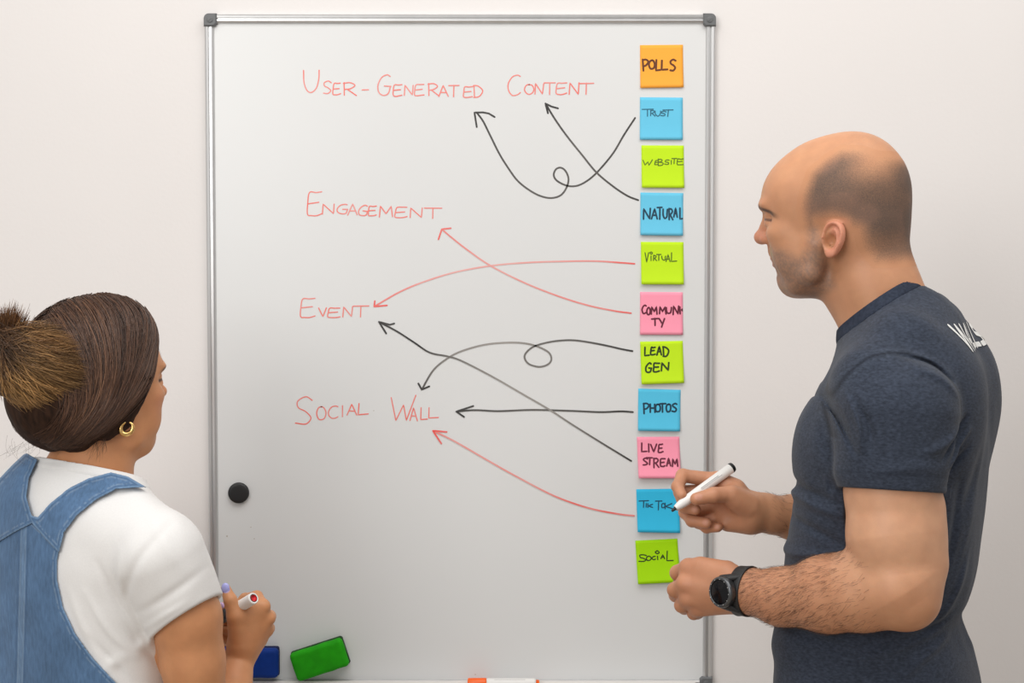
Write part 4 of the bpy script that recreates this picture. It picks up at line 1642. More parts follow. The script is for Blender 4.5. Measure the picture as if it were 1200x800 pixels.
# ---- marker in his right hand
pa, pb = at(787.2, 598.6, -.5225), at(859.5, 546.3, -.4800)
Lp = np.linalg.norm(pb - pa)
mk = empty('whiteboard_marker', pa)
tag(mk, "white black-tipped marker gripped in the man's raised hand", 'marker')
make('tip', *lathe([(0, .0014), (.0012, .0021), (.0065, .0024), (.0068, .0031), (.0085, .0032)], pa, pb, 20), M_blackpl, mk)
make('barrel', *lathe([(.0068, .0040), (.0095, .0046), (.015, .0058), (.021, .0068), (.026, .0072), (Lp - .006, .0076)], pa, pb, 28), M_white_pl, mk)
make('end_plug', *lathe([(Lp - .0062, .0077), (Lp - .003, .0077), (Lp - .001, .0070), (Lp, .0052)], pa, pb, 28), M_blackpl, mk)
ad = (pb - pa) / Lp
sd_ = np.cross(ad, np.array([0, 1.0, 0]))
sd_ /= np.linalg.norm(sd_)
fr_ = np.cross(sd_, ad)
if fr_[1] > 0:
    fr_ = -fr_
q0 = pa + ad * .055
gw = []
for k, ln in ((-.0016, .040), (.0006, .034)):
    a_ = q0 + sd_ * (k + .003) + fr_ * .00745
    pts = [a_ + sd_ * -.0004, a_ + sd_ * .0004, a_ + ad * ln + sd_ * .0004, a_ + ad * ln - sd_ * .0004]
    gw.append((np.array(pts), [[0, 1, 2, 3]]))
make('printed_line', *merge(gw), mat('pale_grey_print', (.45, .45, .45), .5), mk, False)

# ------------------------------------------------------------------ the woman
WY = -.54
hw = facing(116, 455, WY, 30, 1, pitch=9)
wb = facing(92, 700, -.52, 37, 1)
HW = .915
Wsk = np.array([.56, .255, .118])


def ww(py):
    return (700 - py) * 1.235


rows = []
for py, uf, ub, hwid in ((532, 40, -62, 24), (546, 50, -72, 62), (558, 58, -82, 88), (574, 66, -92, 124), (592, 76, -99, 152), (615, 90, -104, 170), (650, 108, -107, 177),
                         (690, 117, -106, 174), (740, 112, -102, 166), (800, 108, -100, 162), (870, 112, -106, 168), (960, 120, -118, 184), (1010, 122, -122, 188)):
    rows.append((ww(py), uf, ub, hwid))
WT = table(rows)
WT_in = WT[WT[:, 0] > ww(868)].copy()
WT_in[:, 1] -= 9
WT_in[:, 2] += 9
WT_in[:, 3] -= 9

RSw = at(186, 651, -.635)            # near (right) shoulder
RHw = at(219, 724, -.615)            # sleeve hem centre
REw = at(236, 858, -.600)            # elbow, below the frame
RWw = at(281, 772, -.500)            # wrist
LSw = wb.w(0, -158, ww(634))
LEw = wb.w(95, -150, ww(850))
LWw = at(243, 752, -.435)

Hd = Field()
NKW = [hw.w(-20, 0, -40), hw.w(-24, 0, -92), hw.w(-32, 0, -165)]
Hd.chain(NKW, (.049, .051, .056), .02, .02)
Hd.chain([hw.w(14, 0, -88), wb.w(22, 0, ww(575))], (.026, .030), .02)
wmin, wmax = wb.w(0, 0, 0) - .34, wb.w(0, 0, 0) + .34
Hd.add(lambda P: loft_d(wb.l(P), WT_in), wmin - np.array([0, 0, .25]), wmax, .03)
Hd.chain([RSw, RHw, at(226, 775, -.608), REw], (.050, .0475, .0440, .037), .02, .01)
Hd.chain([REw, at(268, 826, -.548), RWw], (.037, .034, .0205), .02, .01)
Hd.chain([LSw, LEw], (.050, .038), .02)
Hd.chain([LEw, LWw], (.037, .0205), .02)
# right hand: fist around the marker, thumb up
wm = [at(308, 710, -.500), at(314, 724, -.492), at(312, 738, -.482), at(305, 750, -.474)]
wf = [([wm[0], at(301, 699, -.476), at(287, 701, -.456), at(278, 709, -.462)], (.0098, .0088, .0078, .007)),
      ([wm[1], at(316, 722, -.462), at(300, 722, -.444), at(286, 722, -.452)], (.0100, .0090, .0078, .007)),
      ([wm[2], at(315, 736, -.456), at(300, 735, -.440), at(288, 733, -.448)], (.0095, .0084, .0075, .007)),
      ([wm[3], at(308, 748, -.452), at(297, 746, -.440), at(288, 743, -.446)], (.0085, .0075, .007, .006)),
      ([at(280, 745, -.512), at(275.5, 722, -.520), at(270, 703, -.520), at(264.5, 690.5, -.514)], (.0135, .0118, .0095, .0078))]
hand_ops(Hd, at(284, 760, -.499), .0185, wm, (.0110, .0110, .0105, .0100), wf, .012)
Hd.chain([at(284, 752, -.505), at(285, 722, -.508), at(299, 713, -.502)], (.019, .0165, .012), .012)
for p in wm[:3]:
    Hd.ell(p + np.array([.003, -.004, 0]), (.007, .006, .0065), None, .005)
# left hand around the marker's other end
wl = [at(252, 728, -.432), at(250, 738, -.430), at(248, 747, -.432), at(247, 755, -.436)]
wlf = [([wl[0], at(268, 722, -.436), at(270, 713, -.458), at(262, 710, -.474)], (.0092, .0082, .0074, .0066)),
       ([wl[1], at(268, 733, -.436), at(272, 728, -.458), at(262, 724, -.470)], (.0092, .0082, .0074, .0066)),
       ([wl[2], at(266, 743, -.438), at(270, 740, -.458), at(261, 737, -.468)], (.0088, .0080, .0072, .0065)),
       ([wl[3], at(262, 751, -.440), at(266, 749, -.456), at(259, 747, -.464)], (.008, .007, .0065, .006)),
       ([at(245, 742, -.452), at(246, 728, -.466), at(250, 718, -.476), at(256, 711, -.482)], (.0125, .011, .009, .0075))]
hand_ops(Hd, LWw, .0175, wl, (.0105, .0105, .010, .0095), wlf, .012)
head_ops(Hd, hw, HW, lat=.98, jaw=.93, brow=.8, nose=.9, prot=2, ear=((-8, 72, -24), 27, 17, 6, 22))
lo = np.array([wb.O[0] - .32, -.98, wb.w(0, 0, ww(1000))[2]])
hi = np.array([at(330, 700, -.45)[0], -.22, hw.w(0, 0, 120)[2]])
V, Q = Hd.mesh(.0018, lo, hi)
wbase = np.array([wb.O[0], wb.O[1], 0])
woman = make('person', V, Q, M_skin, None, True, wbase)
tag(woman, 'woman in denim dungarees with brown hair clipped up, at the left of the board', 'person')
Lc = hw.l(V) / HW
X, Yv, Z = Lc[:, 0], Lc[:, 1], Lc[:, 2]
headm = (Z > -150) & (np.abs(Yv) < 120) & (X > -140) & (X < 150)
nl = vnoise(V * 60)
C = np.tile(Wsk, (len(V), 1))
C = blend(C, (.56, .235, .135), headm * np.exp(-(((X - 66) / 24) ** 2 + ((Z + 34) / 22) ** 2)) * .5)
C = blend(C, (.55, .24, .135), headm * np.exp(-(((X - 108) / 14) ** 2 + ((Z + 26) / 14) ** 2)) * .4)
lip = headm * np.exp(-(((Z + 65) / 9) ** 2) ** 2) * sst(X, 76, 82) * sst(-np.abs(Yv), -25, -18)
C = blend(C, (.42, .13, .11), lip * .9)
by = 20 - .010 * (np.abs(Yv) - 28) ** 2
C = blend(C, (.035, .02, .014), headm * np.exp(-((Z - by) / 3.6) ** 4) * sst(np.abs(Yv), 9, 14) * sst(-np.abs(Yv), -58, -48) * sst(X, 50, 60) * .92)
C = blend(C, (.03, .02, .018), headm * np.exp(-((Z + 1 + .006 * (np.abs(Yv) - 33) ** 2) / 2.4) ** 4) * sst(-np.abs(np.abs(Yv) - 33), -22, -17) * sst(X, 62, 68) * .92)
# hair roots under the hair
lav = np.array([.36, .36, .72])
for p, r, c in ((at(264, 688, -.5245), .0085, lav), (at(258, 709, -.4815), .0065, np.array([.50, .36, .62])), (at(259, 711.5, -.4905), .0060, np.array([.50, .36, .62]))):
    C = blend(C, c, 1 - sst(np.linalg.norm(V - p, axis=1), r * .85, r * 1.1))
C = C * (1 + .05 * nl[:, None] * np.array([.6, 1, 1.1]))
set_col(woman, C)

# thumb nail plate with lilac varnish
Nf = Field()
Nf.ell(at(264.2, 689.2, -.5205), (.0062, .0040, .0082), None, .001)
v, q = Nf.mesh(.0009, at(264, 688, -.52) - .02, at(264, 688, -.52) + .02)
nail = make('fingernail', v, q, mat('lilac_nail_varnish', (.40, .41, .80), .22, spec=.6), woman)
nail['label'] = 'thumbnail with lilac varnish'
Nf = Field()
Nf.ell(at(256.8, 709.8, -.4895), (.0052, .0036, .0062), None, .001)
v, q = Nf.mesh(.0009, at(257, 709, -.487) - .02, at(257, 709, -.487) + .02)
nail = make('fingernail', v, q, mat('mauve_nail_varnish', (.50, .36, .60), .22, spec=.6), woman)
nail['label'] = 'fingernail with mauve varnish'

# gold hoop earring
M_gold = mat('gold', (.80, .52, .20), .22, metal=1.0)
ec = at(148.5, 502, 0)
el = hw.w(-10 * HW, 76 * HW, -54 * HW)
ey = el[1] - .004
ec = at(148.5, 501.5, ey)
t_ = np.linspace(-.15, 1.62, 40) * np.pi * 1.02
e_x = hw.A[0] * .86 + hw.A[1] * .5
e_x /= np.linalg.norm(e_x)
e_z = np.array([0, 0, 1.0])
hp_ = np.array([ec + .0085 * (np.cos(a + 2.2) * e_x + np.sin(a + 2.2) * e_z) for a in t_])
v, q, si, ti = strands(hp_[None], np.array([.001]), 12)
tt_ = np.repeat(np.linspace(0, 1, 40), 12)
cen = np.repeat(hp_, 12, 0)
v = cen + (v - cen) / (np.linalg.norm(v - cen, axis=1)[:, None] + 1e-9) * (.0010 + .0027 * np.sin(np.pi * tt_) ** .8)[:, None]
make('earring', v, q, M_gold, woman)

# ---- hair
M_hair = mat('brown_hair', (.05, .025, .015), .45, spec=.42, attr='col')
M_hair_base = mat('dark_hair_mass', (.030, .014, .008), .75, spec=.15, noise=(140, .5, (1, 1, .15)))
HR = np.array([107.0, 90, 112])
HC = np.array([-12.0, 0, 19])


def hair_cut(P):
    """keep the hair behind the hairline: forehead to ear, ear to nape"""
    L = hw.l(P)
    u, w, v = L[:, 0], L[:, 2], np.abs(L[:, 1])
    c = 6 * vnoise(P * 55)
    a = (u - 79 - c) * .84 - (w - 66) * .545 + .0022 * (w - 5) ** 2 * (w < 5) * 0 - 3 * sst(v, 20, 60)                 # line from the forehead down to the ear
    b = (-58 - w - c) + .25 * (u + 6)                                           # below the ear, rising forward
    return smax(a, np.minimum(b, 1e3) * (u > -200), 8) / 1000


Ha = Field()
ca = hw.O + HC / 1000 @ hw.A
Ha.add(lambda P: ell_d(P, ca, HR / 1000, hw.A), ca - .13, ca + .13, .01)
Ha.ell(hw.w(-66, 0, 2), (.066, .080, .074), hw.A, .03)
Ha.ell(hw.w(26, 0, 74), (.062, .078, .054), hw.A, .02)
Ha.add(hair_cut, ca - .16, ca + .16, .006, 'i')


def hair_wave(P):
    L = hw.l(P)
    return .0016 * vnoise(np.c_[L[:, 0] * .035, L[:, 1] * .035, L[:, 2] * .012]) + .0012 * vnoise(np.c_[L[:, 0] * .12, L[:, 1] * .12, L[:, 2] * .03])


Ha.add(hair_wave, ca - .16, ca + .16, 0, 'd')
v, q = Ha.mesh(.0025, ca - .17, ca + .17)
hair = make('hair', v, q, M_hair_base, woman)
hair['label'] = 'dark brown hair with lighter ends'


def on_ell(D, k=1.0):
    D = D / np.linalg.norm(D, axis=-1, keepdims=True)
    return HC + D * HR * k


def bez(A, B, Cc, t):
    t = t[None, :, None]
    return A[:, None] * (1 - t) ** 2 + B[:, None] * 2 * t * (1 - t) + Cc[:, None] * t ** 2


# strands combed from the crown over the side to the nape and up to the clip
S = 26
T = np.linspace(0, 1, S)
N1 = 5600
k = rng.random(N1)
side = np.where(rng.random(N1) < .78, 1.0, -1.0)
A_ = np.stack([.86 - 1.55 * k, side * (.02 + .10 * rng.random(N1) + .25 * rng.random(N1) ** 3), .72 + .35 * np.sin(np.pi * np.clip(k * 1.05, 0, 1))], 1)
B_ = np.stack([.74 - 1.45 * k + .10 * rng.normal(0, 1, N1), side * (1.30 + .1 * rng.normal(0, 1, N1)), -.05 - .10 * k + .12 * rng.normal(0, 1, N1)], 1)
C_ = np.stack([-.72 + .28 * (1 - k) * rng.random(N1) - .12 * rng.random(N1), side * (.42 - .30 * k + .20 * rng.random(N1)), -.72 + .35 * rng.random(N1) * k], 1)
D_ = bez(A_, B_, C_, T)
D_ += .012 * np.sin(T[None, :, None] * rng.uniform(3, 9, (N1, 1, 1)) + rng.uniform(0, 6, (N1, 1, 3)))
D_ /= np.linalg.norm(D_, axis=-1, keepdims=True)
bvh_h = BVHTree.FromPolygons([tuple(a) for a in v], [tuple(b) for b in q])
P3 = np.zeros((N1, S, 3))
okk = np.ones(N1, bool)
cen_ = hw.O + (np.array([-14.0, 0, 14]) / 1000) @ hw.A
Dw = D_ @ hw.A
lift = .0002 + .0045 * rng.random(N1) ** 3
for i in range(N1):
    miss = 0
    for j_ in range(S):
        dv = Vector(Dw[i, j_])
        hit = bvh_h.ray_cast(Vector(cen_) + dv * .25, -dv)
        if hit[0] is None:
            miss += 1
            P3[i, j_] = P3[i, j_ - 1] if j_ else cen_
            continue
        P3[i, j_] = np.array(hit[0]) + np.array(hit[1]) * (lift[i] * (1 - .6 * (T[j_] > .9)) + .0002)
    okk[i] = miss == 0
vis = hair_cut(P3.reshape(-1, 3)).reshape(N1, S)
okk &= (vis > .0015).mean(1) < .12
P3 = P3[okk]
for _ in range(2):
    P3[:, 1:-1] = (P3[:, :-2] + 2 * P3[:, 1:-1] + P3[:, 2:]) / 4
n1 = len(P3)
v1, q1, s1, t1 = strands(P3, rng.uniform(.00030, .0008, n1))
base_c = np.array([.078, .038, .023]) * rng.uniform(.40, 1.6, (n1, 1)) * np.array([1, 1, 1])
hl = rng.random(n1) < .16
base_c[hl] = np.array([.17, .085, .048]) * rng.uniform(.7, 1.25, (hl.sum(), 1))
c1 = base_c[s1]

# ---- the twisted-up length: lighter ends fanning right from the clip
bun_c = at(48, 424, -.645)
bx = C_R
by_ = np.array([0, -1.0, 0])
bz = np.array([0, 0, 1.0])
clip_p = at(8, 402, -.668)
N2 = 2600
h = rng.random(N2)
ang = rng.normal(0, 1, N2)
st = clip_p + np.stack([rng.normal(0, .006, N2), rng.normal(0, .007, N2), rng.normal(0, .009, N2)], 1)
fan = rng.random(N2)
ends = np.array([(66, 384), (88, 404), (97, 432), (95, 454), (66, 474), (26, 474)], float)
fx = np.linspace(0, 1, len(ends))
endpx = np.stack([np.interp(fan, fx, ends[:, 0]), np.interp(fan, fx, ends[:, 1])], 1) + rng.normal(0, 4, (N2, 2)) - (20 * rng.random(N2) ** 2.5)[:, None] * np.array([1, .3])
en = np.array([at(a, b, -.645 - .010 * math.sin(math.pi * f)) for (a, b), f in zip(endpx, fan)])
mid = (st + en) / 2 + np.stack([np.full(N2, -.004), -.034 - .014 * rng.random(N2) + .02 * np.abs(fan - .5), .012 - .040 * fan ** 1.5], 1)
S2 = 18
T2 = np.linspace(0, 1, S2)
P4 = bez(st, mid, en, T2) + .0034 * np.sin(T2[None, :, None] * rng.uniform(3, 10, (N2, 1, 1)) + rng.uniform(0, 6, (N2, 1, 3)))
v2, q2, s2, t2 = strands(P4, rng.uniform(.00025, .00062, N2))
dark = np.array([.11, .055, .026])
gold = np.array([.66, .38, .15])
mixk = np.clip(sst(t2, .12, .6) * rng.uniform(.15, 1.0, N2)[s2] * (1 - .55 * sst(t2, .9, 1)) * (.45 + .75 * sst(fan[s2], .15, .8)), 0, 1)[:, None]
c2 = dark * (1 - mixk) + gold * mixk
c2 *= (rng.uniform(.55, 1.25, N2) * (1 + .45 * np.sin(fan * 41 + 3 * np.sin(fan * 17))))[s2][:, None]
# second layer: under-curl along the lower left of the bun
N3 = 900
a3 = rng.random(N3)
p0 = np.array([at(-14 + 12 * x, 430 + 30 * x, -.655) for x in a3])
p2 = np.array([at(40 + 54 * x, 476 - 18 * x + rng.normal(0, 3), -.640) for x in rng.random(N3)])
p1 = np.array([at(12 + 16 * x, 480 - 14 * x, -.685) for x in a3])
P5 = bez(p0, p1, p2, T2) + rng.normal(0, .0015, (N3, 1, 3))
v3, q3, s3, t3 = strands(P5, rng.uniform(.00025, .0006, N3))
m3 = (sst(t3, .1, .7) * rng.uniform(.2, 1, N3)[s3])[:, None]
c3_ = (dark * (1 - m3) + gold * .9 * m3) * rng.uniform(.6, 1.15, N3)[s3][:, None]
# tuft of ends standing up out of the clip
N4 = 700
sx = rng.normal(0, 1, N4)
q0_ = clip_p + np.stack([.004 * sx, rng.normal(0, .006, N4), rng.normal(0, .004, N4)], 1)
tip = np.array([at(8 + 15 * a_ + rng.normal(0, 4), 366 + 2.5 * a_ ** 2 + rng.normal(0, 6), -.66 + rng.normal(0, .012)) for a_ in np.clip(sx, -2.2, 1.6)])
q1_ = (q0_ + tip) / 2 + rng.normal(0, .004, (N4, 3))
P6 = bez(q0_, q1_, tip, T2)
v4, q4, s4, t4 = strands(P6, rng.uniform(.00025, .0006, N4))
m4 = (sst(t4, .15, .8) * rng.uniform(.1, .75, N4)[s4])[:, None]
c4 = (np.array([.055, .022, .010]) * (1 - m4) + np.array([.30, .135, .045]) * m4) * rng.uniform(.6, 1.2, N4)[s4][:, None]


def joinq(*vq):
    Vv, Qq, k0 = [], [], 0
    for a, b in vq:
        Vv.append(a)
        Qq.append(b + k0)
        k0 += len(a)
    return np.concatenate(Vv), np.concatenate(Qq)


# flyaway hairs around the outline and wisps at the nape
N5 = 260
kk = rng.random(N5)
Af = np.stack([.9 - 1.7 * kk, rng.uniform(-.5, .6, N5), .7 + .4 * np.sin(np.pi * kk)], 1)
Bf = Af + rng.normal(0, .30, (N5, 3))
Cf = Bf + rng.normal(0, .30, (N5, 3))
Lf_ = on_ell(bez(Af, Bf, Cf, T2), 1.01 + .05 * rng.random((N5, 1, 1)) * T2[None, :, None])
P7 = hw.O + (Lf_ / 1000) @ hw.A
w0 = np.array([at(118 + rng.normal(0, 6), 512 + rng.normal(0, 4), hw.w(-30, 55, -60)[1] - .012) for _ in range(26)])
w2 = w0 + np.stack([rng.normal(-.001, .010, 26), rng.normal(-.004, .004, 26), rng.uniform(-.034, -.014, 26)], 1)
w1 = (w0 + w2) / 2 + np.stack([rng.normal(.010, .006, 26), np.full(26, -.004), rng.normal(0, .004, 26)], 1)
P8 = bez(w0, w1, w2, T2)
# loose ends at the lower left
x0_ = np.array([at(40 + 16 * rng.normal(), 516 + 4 * rng.normal(), -.60) for _ in range(24)])
x2_ = x0_ + np.stack([rng.normal(-.012, .016, 24), rng.normal(0, .006, 24), rng.uniform(-.030, -.006, 24)], 1)
P9 = bez(x0_, (x0_ + x2_) / 2 + rng.normal(0, .008, (24, 3)), x2_, T2)
PP = np.concatenate([P7, P8, P9])
v5, q5, s5, t5 = strands(PP, np.r_[np.full(N5, .00016), np.full(26, .0002), np.full(24, .00013)])
c5 = np.tile(np.array([.07, .035, .02]), (len(v5), 1))

sv, sq = joinq((v1, q1), (v5, q5))
so = make('hair_strands', sv, sq, M_hair, hair)
set_col(so, np.concatenate([c1, c5]))
sv, sq = joinq((v2, q2), (v3, q3), (v4, q4))
# bun core so that the bun is a closed volume
Bn = Field()
Bn.chain([at(6, 405, -.645), at(40, 424, -.640), at(66, 438, -.625)], (.024, .042, .032), .02, .02)
Bn.chain([at(4, 438, -.635), at(50, 450, -.625)], (.028, .026), .02)
bv, bq = Bn.mesh(.0028, at(30, 425, -.62) - .11, at(30, 425, -.62) + .11)
bun = make('hair_bun', bv, bq, M_hair, hair)
bun['label'] = 'twisted up bun with golden brown ends'
set_col(bun, np.tile(np.array([.075, .036, .016]), (len(bv), 1)))
sb = make('bun_strands', sv, sq, M_hair, hair)
set_col(sb, np.concatenate([c2, c3_, c4]))

# ---- white t-shirt
M_wt = mat('white_cotton', (.76, .75, .74), .9, spec=.15, sheen=.1, noise=(400, .02, (1, 1, 1)), bump=(700, .15, .0008, (1, 1, 1)))
axw = (RHw - RSw) / np.linalg.norm(RHw - RSw)
axwl = (LEw - LSw) / np.linalg.norm(LEw - LSw)
hem_wl = LSw + axwl * .13
# the near hem runs along the line seen from (175,751) to (258,697)
hp1, hp2 = at(176, 749, -.640), at(259, 698, -.600)
hx = hp2 - hp1
hx /= np.linalg.norm(hx)
hn = np.cross(np.array([.15, .95, -.12]), hx)
hn /= np.linalg.norm(hn)
if hn @ axw < 0:
    hn = -hn
hem_c = (hp1 + hp2) / 2


def wsl_r(P):
    d = cone_d(P, RSw, RSw + (RHw - RSw) * 1.5, .0635, .0555)
    return smax(d, (P - hem_c) @ hn, .002)


def wsl_l(P):
    d = cone_d(P, LSw, hem_wl + axwl * .04, .062, .058)
    return smax(d, (P - hem_wl) @ axwl, .003)


WCR = [([(205, 610), (172, 650), (150, 700)], -1.6, 6), ([(150, 640), (148, 690), (160, 735)], 1.8, 6), ([(120, 655), (140, 700), (165, 740)], -1.8, 5),
       ([(105, 690), (130, 735), (160, 770)], 1.6, 5), ([(150, 730), (165, 760), (185, 790)], -2.2, 5), ([(225, 700), (200, 715), (172, 735)], 1.4, 5),
       ([(240, 665), (205, 690), (165, 715)], -1.4, 6), ([(180, 600), (200, 625), (218, 660)], 1.0, 8), ([(110, 745), (135, 775), (150, 800)], -1.8, 5),
       ([(85, 690), (100, 730), (122, 770)], 1.4, 6), ([(100, 560), (120, 575), (140, 580)], -.8, 6)]
_wc = []
for pts_, am_, wd_ in WCR:
    W_ = np.array([at(p[0], p[1], -.64) for p in pts_])
    _wc.append((catmull(W_[:, [0, 2]], n=4), am_ / 1000, wd_ / 1000))


def fold_d(P, folds, plane_x):
    X2 = P[:, [0, 2]]
    e = np.zeros(len(P))
    for ln, am, wd in folds:
        bb = np.all((X2 > ln.min(0) - 3 * wd) & (X2 < ln.max(0) + 3 * wd), axis=1)
        if not bb.any():
            continue
        q = X2[bb]
        best = np.full(len(q), 1e9)
        tb = np.zeros(len(q))
        for i in range(len(ln) - 1):
            ed = ln[i + 1] - ln[i]
            t = np.clip(((q - ln[i]) @ ed) / (ed @ ed), 0, 1)
            dd = np.linalg.norm(q - ln[i] - t[:, None] * ed, axis=1)
            up = dd < best
            best = np.where(up, dd, best)
            tb = np.where(up, (i + t) / (len(ln) - 1), tb)
        e[bb] += am * np.exp(-(best / wd) ** 2) * np.sin(np.pi * np.clip(.08 + .84 * tb, 0, 1))
    return e


def wr_w(P):
    d = .0022 * vnoise(P * np.array([17, 17, 10.0])) + .0010 * vnoise(P * np.array([40, 40, 26.0]))
    d -= fold_d(P, _wc, 0) * 1.8 * (P[:, 1] < -.50)
    h = (P - hem_c) @ hn
    d *= 1 - np.exp(-(h / .008) ** 2) * .9
    return d


def shirt_base(P):
    return loft_d(wb.l(P), WT)


TS = Field()
TS.add(shirt_base, wmin - np.array([0, 0, .25]), wmax, .01)
TS.chain([wb.w(-22, 30, ww(566)), wb.w(-12, 95, ww(584)), RSw + np.array([0, 0, .012])], (.046, .050, .050), .04, .02)
TS.chain([wb.w(-22, -30, ww(566)), wb.w(-12, -95, ww(584)), LSw], (.046, .050, .050), .04, .02)
TS.add(wsl_r, np.minimum(RSw, RHw) - .09, np.maximum(RSw, RHw) + .12, .010)
TS.add(wsl_l, np.minimum(LSw, hem_wl) - .09, np.maximum(LSw, hem_wl) + .09, .012)
TS.chain([hw.w(-22, 0, -85), hw.w(-28, 0, -130)], (.054, .062), .03, .01)
TS.add(wr_w, None, None, 0, 'd')
TS.chain([RHw - axw * .02, RHw + axw * .08], (.0500, .0500), .002, .002, 's')
pB, pF = at(48, 538, -.56), at(153, 560, -.53)
ndW = (pF - pB) / np.linalg.norm(pF - pB)
nsW = np.cross(ndW, wb.A[1])
nsW /= np.linalg.norm(nsW)
if nsW[2] < 0:
    nsW = -nsW
ncW = (pF + pB) / 2


def cut_neck_w(P):
    q = P - ncW
    h = q @ nsW
    r = np.linalg.norm(q - np.outer(h, nsW), axis=1)
    return np.where(r < .11, h, np.minimum(h, 0) - .02)


TS0 = Field()
TS0.ops = list(TS.ops)
TS.add(cut_neck_w, ncW - .11, ncW + .11, .003, 'i')
TS.chain(NKW, (.0525, .0545, .0590), .002, .02, 's')
zc = wb.w(0, 0, ww(890))[2]
TS.add(lambda P: zc - P[:, 2], None, None, .004, 'i')
Vw, Qw = TS.mesh(.0024, np.array([wb.O[0] - .33, -.98, zc - .02]), np.array([at(300, 700, -.6)[0], -.22, ncW[2] + .06]))
wt = make('t_shirt', Vw, Qw, M_wt, woman)
wt['label'] = 'white short-sleeved t-shirt'
Nb = Field()


def neckband_fn(P):
    d = TS0.eval(P[:, None, :], P, P, .02)[:, 0]
    h = (P - ncW) @ nsW
    s_ = np.maximum(d - .0014 + .0010 * np.exp(-((h + .0120) / .002) ** 2), -.004 - d)
    s_ = smax(s_, np.maximum(h - .0015, -.0135 - h), .0015)
    return np.maximum(s_, -(chain_d(P, NKW, (.0520, .0540, .0585), .02)))


Nb.add(neckband_fn, ncW - .10, ncW + .10, .001)
v, q = Nb.mesh(.0016, ncW - .11, ncW + .11)
make('neckband', v, q, M_wt, wt)

# ---- denim dungarees: a thick cloth shell over the shirt, cut to the pattern of its panels
M_den = mat('washed_blue_denim', (.1, .2, .4), .85, spec=.2, sheen=.15, attr='col', noise=(260, .16, (1, 1, .25)), bump=(800, .3, .0008, (1, 1, .4)))


def torso_d(P):
    # shirt surface without sleeves
    d = loft_d(wb.l(P), WT)
    n_ = chain_d(P, [hw.w(-22, 0, -85), hw.w(-28, 0, -130)], (.054, .062), .01)
    d = smin(d, n_, .03)
    a = chain_d(P, [wb.w(-22, 30, ww(566)), wb.w(-12, 95, ww(584)), RSw + np.array([0, 0, .012])], (.046, .050, .050), .02)
    b = chain_d(P, [wb.w(-22, -30, ww(566)), wb.w(-12, -95, ww(584)), LSw], (.046, .050, .050), .02)
    return smin(smin(d, a, .04), b, .04) + .0022 * vnoise(P * np.array([17, 17, 10.0])) + .0010 * vnoise(P * np.array([40, 40, 26.0]))


def back_uv(P):
    """pattern coordinates on the back: sideways distance and height, measured as on the photograph's scale (px)"""
    u, v = proj(P)
    return np.c_[u, v]


PANEL = [(35, 606), (52, 622), (70, 641), (67, 656), (67, 680), (74, 712), (88, 742), (108, 770), (138, 802), (170, 830), (190, 920), (-140, 920), (-110, 760), (-60, 660), (-20, 637)]
STR_R = [(30, 601), (44, 606), (58, 590), (80, 572), (104, 560), (130, 553), (150, 558), (172, 571), (158, 571), (136, 573), (112, 586), (90, 604), (75, 624), (69, 648), (52, 630), (38, 614)]
STR_L = [(40, 612), (36, 600), (31, 582), (34, 560), (44, 538), (30, 530), (14, 545), (-6, 566), (-30, 600), (-50, 640), (-10, 640), (20, 622)]


def shell(P, poly, off, th, back=True):
    d = torso_d(P)
    s_ = np.maximum(d - off - th, off - d)
    m = poly_d(back_uv(P), poly) * .00124
    L = wb.l(P)
    s_ = smax(s_, m, .0012)
    # keep the near half of the body only
    return np.maximum(s_, (L[:, 0] - L[:, 1] * .2 - 35) / 1000) if back else s_


def denim(name, poly, off, th, lo, hi, mm=.0018):
    Fd_ = Field()
    Fd_.add(lambda P: shell(P, poly, off, th), lo, hi, .001)
    return Fd_.mesh(mm, lo, hi)


lo_ = np.array([wb.O[0] - .33, -.80, wb.w(0, 0, ww(892))[2]])
hi_ = np.array([wb.O[0] + .33, -.25, wb.w(0, 0, ww(520))[2]])
ov = empty('dungarees', (0, 0, 0))
ov.parent = woman
ov['label'] = 'blue denim dungarees'


def seam_cols(v, poly, extra=None):
    uv = back_uv(v)
    d = -poly_d(uv, poly)
    base = np.tile(np.array([.085, .160, .285]), (len(v), 1))
    n_ = vnoise(v * 22)[:, None]
    base = base * (1 + .18 * n_)
    fray = np.exp(-((d - 1.0) / 1.3) ** 2)
    base = blend(base, (.22, .34, .50), fray * .55)
    base = blend(base, (.045, .10, .20), np.exp(-((d - 3.2) / .9) ** 2) * .5)
    st_ = np.exp(-((d - 5.2) / .8) ** 2) * (vnoise(v * 260) > -.35)
    base = blend(base, (.26, .34, .44), st_ * .45)
    if extra is not None:
        base = extra(uv, base)
    return base


def panel_extra(uv, base):
    xs = 28 + (uv[:, 1] - 610) * -.025
    d = np.abs(uv[:, 0] - xs)
    base = blend(base, (.045, .10, .20), np.exp(-((d - 5.0) / 1.0) ** 2) * .6)
    base = blend(base, (.24, .34, .47), np.exp(-((d - 2.6) / 1.0) ** 2) * .45)
    base = blend(base, (.20, .31, .46), np.exp(-(d / 1.4) ** 2) * .4)
    return base


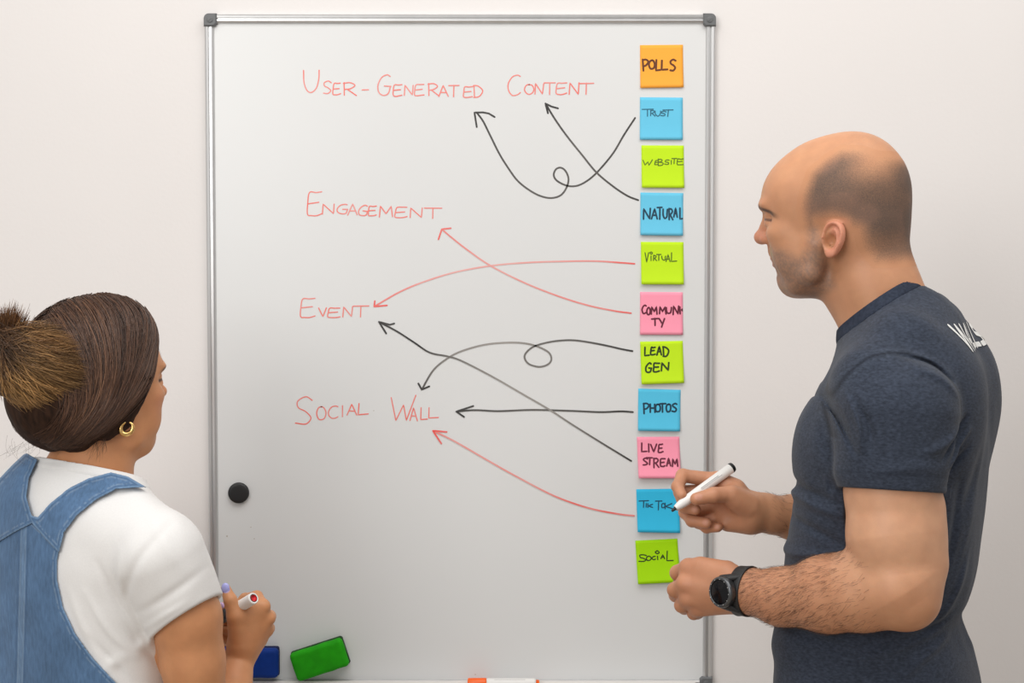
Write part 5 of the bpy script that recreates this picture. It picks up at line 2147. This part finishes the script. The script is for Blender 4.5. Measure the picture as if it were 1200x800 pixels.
v, q = denim('back_panel', PANEL, .0012, .0034, lo_, hi_)
o = make('back_panel', v, q, M_den, ov)
set_col(o, seam_cols(v, PANEL, panel_extra))
v, q = denim('strap', STR_R, .0044, .0034, lo_, hi_)
o = make('strap', v, q, M_den, ov)
set_col(o, seam_cols(v, STR_R))
v, q = denim('strap', STR_L, .0044, .0034, lo_, hi_)
o = make('strap', v, q, M_den, ov)
set_col(o, seam_cols(v, STR_L))
# front bib and the straps over the front, on the far side
Fb = Field()


def bib(P):
    d = torso_d(P)
    L = wb.l(P)
    s_ = np.maximum(d - .004, .0012 - d)
    box = np.maximum(np.abs(L[:, 1]) - 95, np.abs(L[:, 2] - (ww(690) + ww(860)) / 2) - (ww(690) - ww(860)) / 2)
    st_ = np.maximum(np.abs(np.abs(L[:, 1]) - 78) - 19, np.abs(L[:, 2] - (ww(690) + ww(584)) / 2) - (ww(584) - ww(690)) / 2)
    return smax(smax(s_, np.minimum(box, st_) / 1000, .002), (30 - L[:, 0]) / 1000, .002)


Fb.add(bib, lo_, hi_ + np.array([.05, .2, 0]), .001)
v, q = Fb.mesh(.003, lo_, hi_ + np.array([.05, .2, 0]))
o = make('front_bib', v, q, M_den, ov)
set_col(o, np.tile(np.array([.085, .160, .285]), (len(v), 1)))
legs(woman, wb, zc - .02, .088, mat('denim_trousers', (.085, .160, .285), .85, noise=(200, .15, (1, 1, .3))), mat('white_trainer', (.7, .7, .7), .5), .098, .055, tab=WT, grow=.005, ztop=zc + .015)

# ---- marker held in her hands
pa, pb = at(297.5, 700.5, -.535), at(244, 733, -.455)
Lp = np.linalg.norm(pb - pa)
mk2 = empty('whiteboard_marker', pa)
tag(mk2, "white marker with a red end plug in the woman's fist", 'marker')
make('end_plug', *lathe([(0, .0048), (.0012, .0056), (.004, .0058)], pa, pb, 28), mat('red_plug', (.72, .012, .02), .35), mk2)
make('barrel', *lathe([(.0004, .0060), (.0002, .0078), (.0012, .0084), (.004, .0086), (.062, .0086)], pa, pb, 28), M_white_pl, mk2)
make('cap', *lathe([(.060, .0088), (.062, .0092), (.100, .0090), (.104, .007)], pa, pb, 28), mat('dark_grey_cap', (.06, .065, .07), .4), mk2)
